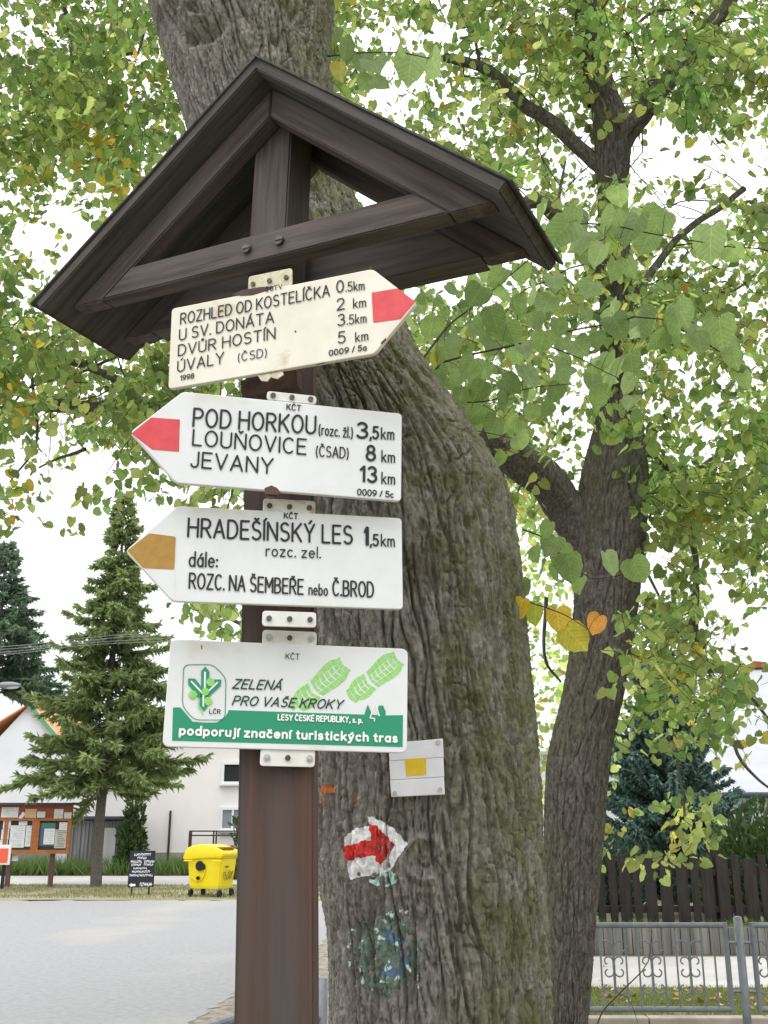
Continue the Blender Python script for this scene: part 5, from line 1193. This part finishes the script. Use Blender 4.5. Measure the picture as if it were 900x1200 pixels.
ad = empty('advertising_stand', tuple(gpt(-3, 1030, 28.3)), label='red advertising panel in a white frame, cut off by the left edge', cat='advertising stand')
zt_, zb_ = un(0, 990, 28.3)[2], un(0, 1013.5, 28.3)[2]
MB().box((-.03, 0, (zt_ + zb_) / 2), (.62, .05, zt_ - zb_), bev=.01).build('frame', M['framew'], ad); MB().box((-.03, -.03, (zt_ + zb_) / 2 - .02), (.5, .012, (zt_ - zb_) * .72)).build('panel', M['redposter'], ad)
for x in (-.22, .12): MB().box((x, .05, zb_ / 2), (.07, .07, zb_)).build('leg', M['rubber'], ad)

# ------------------------------------------------------------------ A-board with white writing
AY = 26.0
ab = empty('pavement_sign', tuple(gpt(164, 1050, AY)), R(16), label='black folding pavement sign with white writing beside the spruce', cat='pavement sign')
at, abm = un(165, 997, AY)[2], un(165, 1040, AY)[2]; hh = at - abm
def lean_m(s): return Matrix.Translation((0, 0, at)) @ Matrix.Rotation(R(9) * s, 4, 'X')
for s, nm in ((-1, 'front_board'), (1, 'back_board')):
    MB().box((0, 0, -hh / 2), (.6, .02, hh), bev=.004).build(nm, M['black'], ab).matrix_local = lean_m(s)
    for x in (-.2, .2): 
        MB().box((x, 0, -(at / math.cos(R(9)) + hh) / 2), (.022, .018, at / math.cos(R(9)) - hh)).build('leg', M['rustbar'], ab).matrix_local = lean_m(s)
b = MB(); r_ = random.Random(5)
for zc, x0, x1, hgt in ((.06, -.2, .2, .052), (.135, -.12, .1, .052), (.21, -.27, -.02, .055), (.21, .04, .27, .055), (.285, -.25, -.03, .05), (.285, .04, .25, .05), (.365, -.2, .12, .042), (.435, -.23, .2, .048), (.515, -.28, .27, .05), (.70, -.03, .26, .08)):
    x = x0
    while x < x1 - .01:                                            # letter-like strokes, unreadable at this distance in the photo too
        ww = r_.uniform(.018, .03)
        b.box((x + ww / 2 - .004, -.0115, -zc * hh / .8 - hgt / 2), (.008, .003, hgt)); b.box((x + ww / 2 + .004, -.0118, -zc * hh / .8 - hgt * r_.choice([.12, .5, .88])), (ww, .003, hgt * .3)); x += ww + r_.uniform(.004, .009)
zc = -.73 * hh / .8 - .02
b.prism([(-.28, -.0125, zc), (-.22, -.0125, zc + .045), (-.22, -.0125, zc + .025), (-.13, -.0125, zc + .025), (-.13, -.0125, zc - .025), (-.22, -.0125, zc - .025), (-.22, -.0125, zc - .045)], (0, .002, 0))
b.build('writing', M['chalk'], ab).matrix_local = lean_m(-1)

# ------------------------------------------------------------------ yellow waste container
bn = empty('waste_container', tuple(gpt(247, 1046, 25.6)), R(-22), label='yellow wheeled waste container with a rounded lid, left of the signpost', cat='waste container')
bn.scale = (.92, .92, .93); BW, BD = 1.04, .8; zt_ = .98; zb_ = .2
bm = bmesh.new()
ringv = []
for zc, sx, sy in ((zb_, .84, .8), (zb_ + .06, .87, .84), (zt_ - .06, .98, .97), (zt_ - .05, 1.04, 1.04), (zt_, 1.05, 1.05)):
    ringv.append([bm.verts.new((x * BW / 2 * sx, y * BD / 2 * sy, zc)) for x, y in ((-1, -1), (1, -1), (1, 1), (-1, 1))])
for a, b_ in zip(ringv[:-1], ringv[1:]):
    for i in range(4): bm.faces.new([a[i], a[(i + 1) % 4], b_[(i + 1) % 4], b_[i]])
bm.faces.new(ringv[0][::-1]); bm.faces.new(ringv[-1]); bmesh.ops.recalc_face_normals(bm, faces=bm.faces)
bmesh.ops.bevel(bm, geom=[e for e in bm.edges if abs(e.verts[0].co.z - e.verts[1].co.z) > .03], offset=.04, segments=3, affect='EDGES')
me = bpy.data.meshes.new('body'); bm.to_mesh(me); bm.free(); put('body', me, M['binyellow'], bn)
# lid: rounded across the width, its drop side to the left
P = []
for x in np.linspace(-.62, .56, 22):
    t = (x + .62) / 1.18; P.append((x, -BD / 2 - .03, zt_ + .01 + .26 * math.sin(math.pi * min(1, t * .78 + .14)) ** .8 - (.2 if t < .03 else 0) - (.08 if .03 <= t < .08 else 0)))
P = P + [(.56, -BD / 2 - .03, zt_ - .02), (-.55, -BD / 2 - .03, zt_ - .1)]
MB().prism(P, (0, BD + .06, 0), .02).build('lid', M['binlid'], bn, True)
MB().box((.36, -.02, zt_ + .185), (.3, BD * .8, .05), bev=.02).build('flap', M['binorange'], bn)
MB().cyl((-.12, -BD / 2 - .012, .74), (-.12, -BD / 2 + .0, .74), .12, 18).cyl((-.03, -BD / 2 - .014, .72), (-.03, -BD / 2 + .0, .72), .08, 14).cyl((-.16, -BD / 2 - .014, .45), (-.16, -BD / 2 + .03, .45), .045, 12).build('slot', M['rubber'], bn)
pts = [(-.38, .48), (-.2, .38), (-.08, .4), (0, .5), (.05, .66)]
MB().tube([(x, -BD / 2 + .008 + .04 * (.8 - zc), zc) for x, zc in pts], .012, 6).build('moulding', M['binyellow'], bn)
b = MB(); g = np.random.default_rng(6)
for k in range(7):
    cx, cz = .52, .5 + .0 * k; y = -.22 + k * .075
    pts = [(BW / 2 * .955 + .012 + .03 * (t * .2), y + .05 * math.cos(t * 5.5 + k), .5 + .1 * math.sin(t * 5 + k * 1.3) + .03 * (k % 2)) for t in np.linspace(0, 1, 9)]
    b.tube(pts, .006, 5)
for k in range(3):
    pts = [(BW / 2 * .965 + .013, -.2 + t * .16, .72 + .02 * math.sin(t * 18 + k)) for t in np.linspace(0, 1, 9)]; b.tube(pts, .006, 5)
b.build('graffiti', M['scribble'], bn)
for x in (-.42, .42):
    for y in (-.3, .3):
        o = MB().box((x, y, .16), (.07, .1, .1)).build('caster', M['steel'], bn)
        MB().cyl((x + .05, y - .02, .09), (x - .0, y - .02, .09), .09, 16).build('wheel', M['rubber'], o)
for s in (-1, 1): MB().cyl((s * .3, -BD / 2 - .06, zt_ - .12), (s * .55, -BD / 2 - .06, zt_ - .12), .018, 8).build('grip', M['binyellow'], bn)

# ------------------------------------------------------------------ street lamp and wires
LY = 24.0
lp = empty('street_lamp', tuple(gpt(-60, 1040, LY)), label='grey street lamp head reaching in from the left edge', cat='street lamp')
b0 = np.array(lp.location); zl = un(10, 803, LY)
MB().cyl((0, 0, 0), (0, 0, zl[2] - .1), .07, 12, .045).build('pole', M['lamp'], lp)
MB().tube([(0, 0, zl[2] - .1), (.3, 0, zl[2] + .02), (zl[0] - b0[0] - .2, 0, zl[2] + .03)], .028, 8).build('arm', M['lamp'], lp)
c = zl - b0
MB().ball((c[0], 0, c[2]), .29, (1, .45, .27), 18, 10).build('housing', M['lamp'], lp, True).rotation_euler = (0, 0, 0)
MB().ball((c[0] + .06, 0, c[2] - .03), .2, (1, .5, .3), 16, 8).build('bowl', M['lampglass'], lp, True)
for k, (ya, yb, yc) in enumerate(((758, 748.5, 742), (761, 752, 744.5), (764.5, 754.5, 749), (767, 757, 752))):
    pts = catmull(np.array([un(-240, ya + 12, 27), un(0, ya, 27), un(90, yb, 27), un(178, yc, 27), un(420, yc - 10, 27.5)]), 40)
    V, F = twig_mesh([(pts, .011)]); o = quads('overhead_wire', V, F, M['wire'])
    tag(o, ('topmost', 'second highest', 'third from the top', 'lowest')[k] + ' of the four pale overhead wires crossing the spruces', 'wire', 'overhead wires')
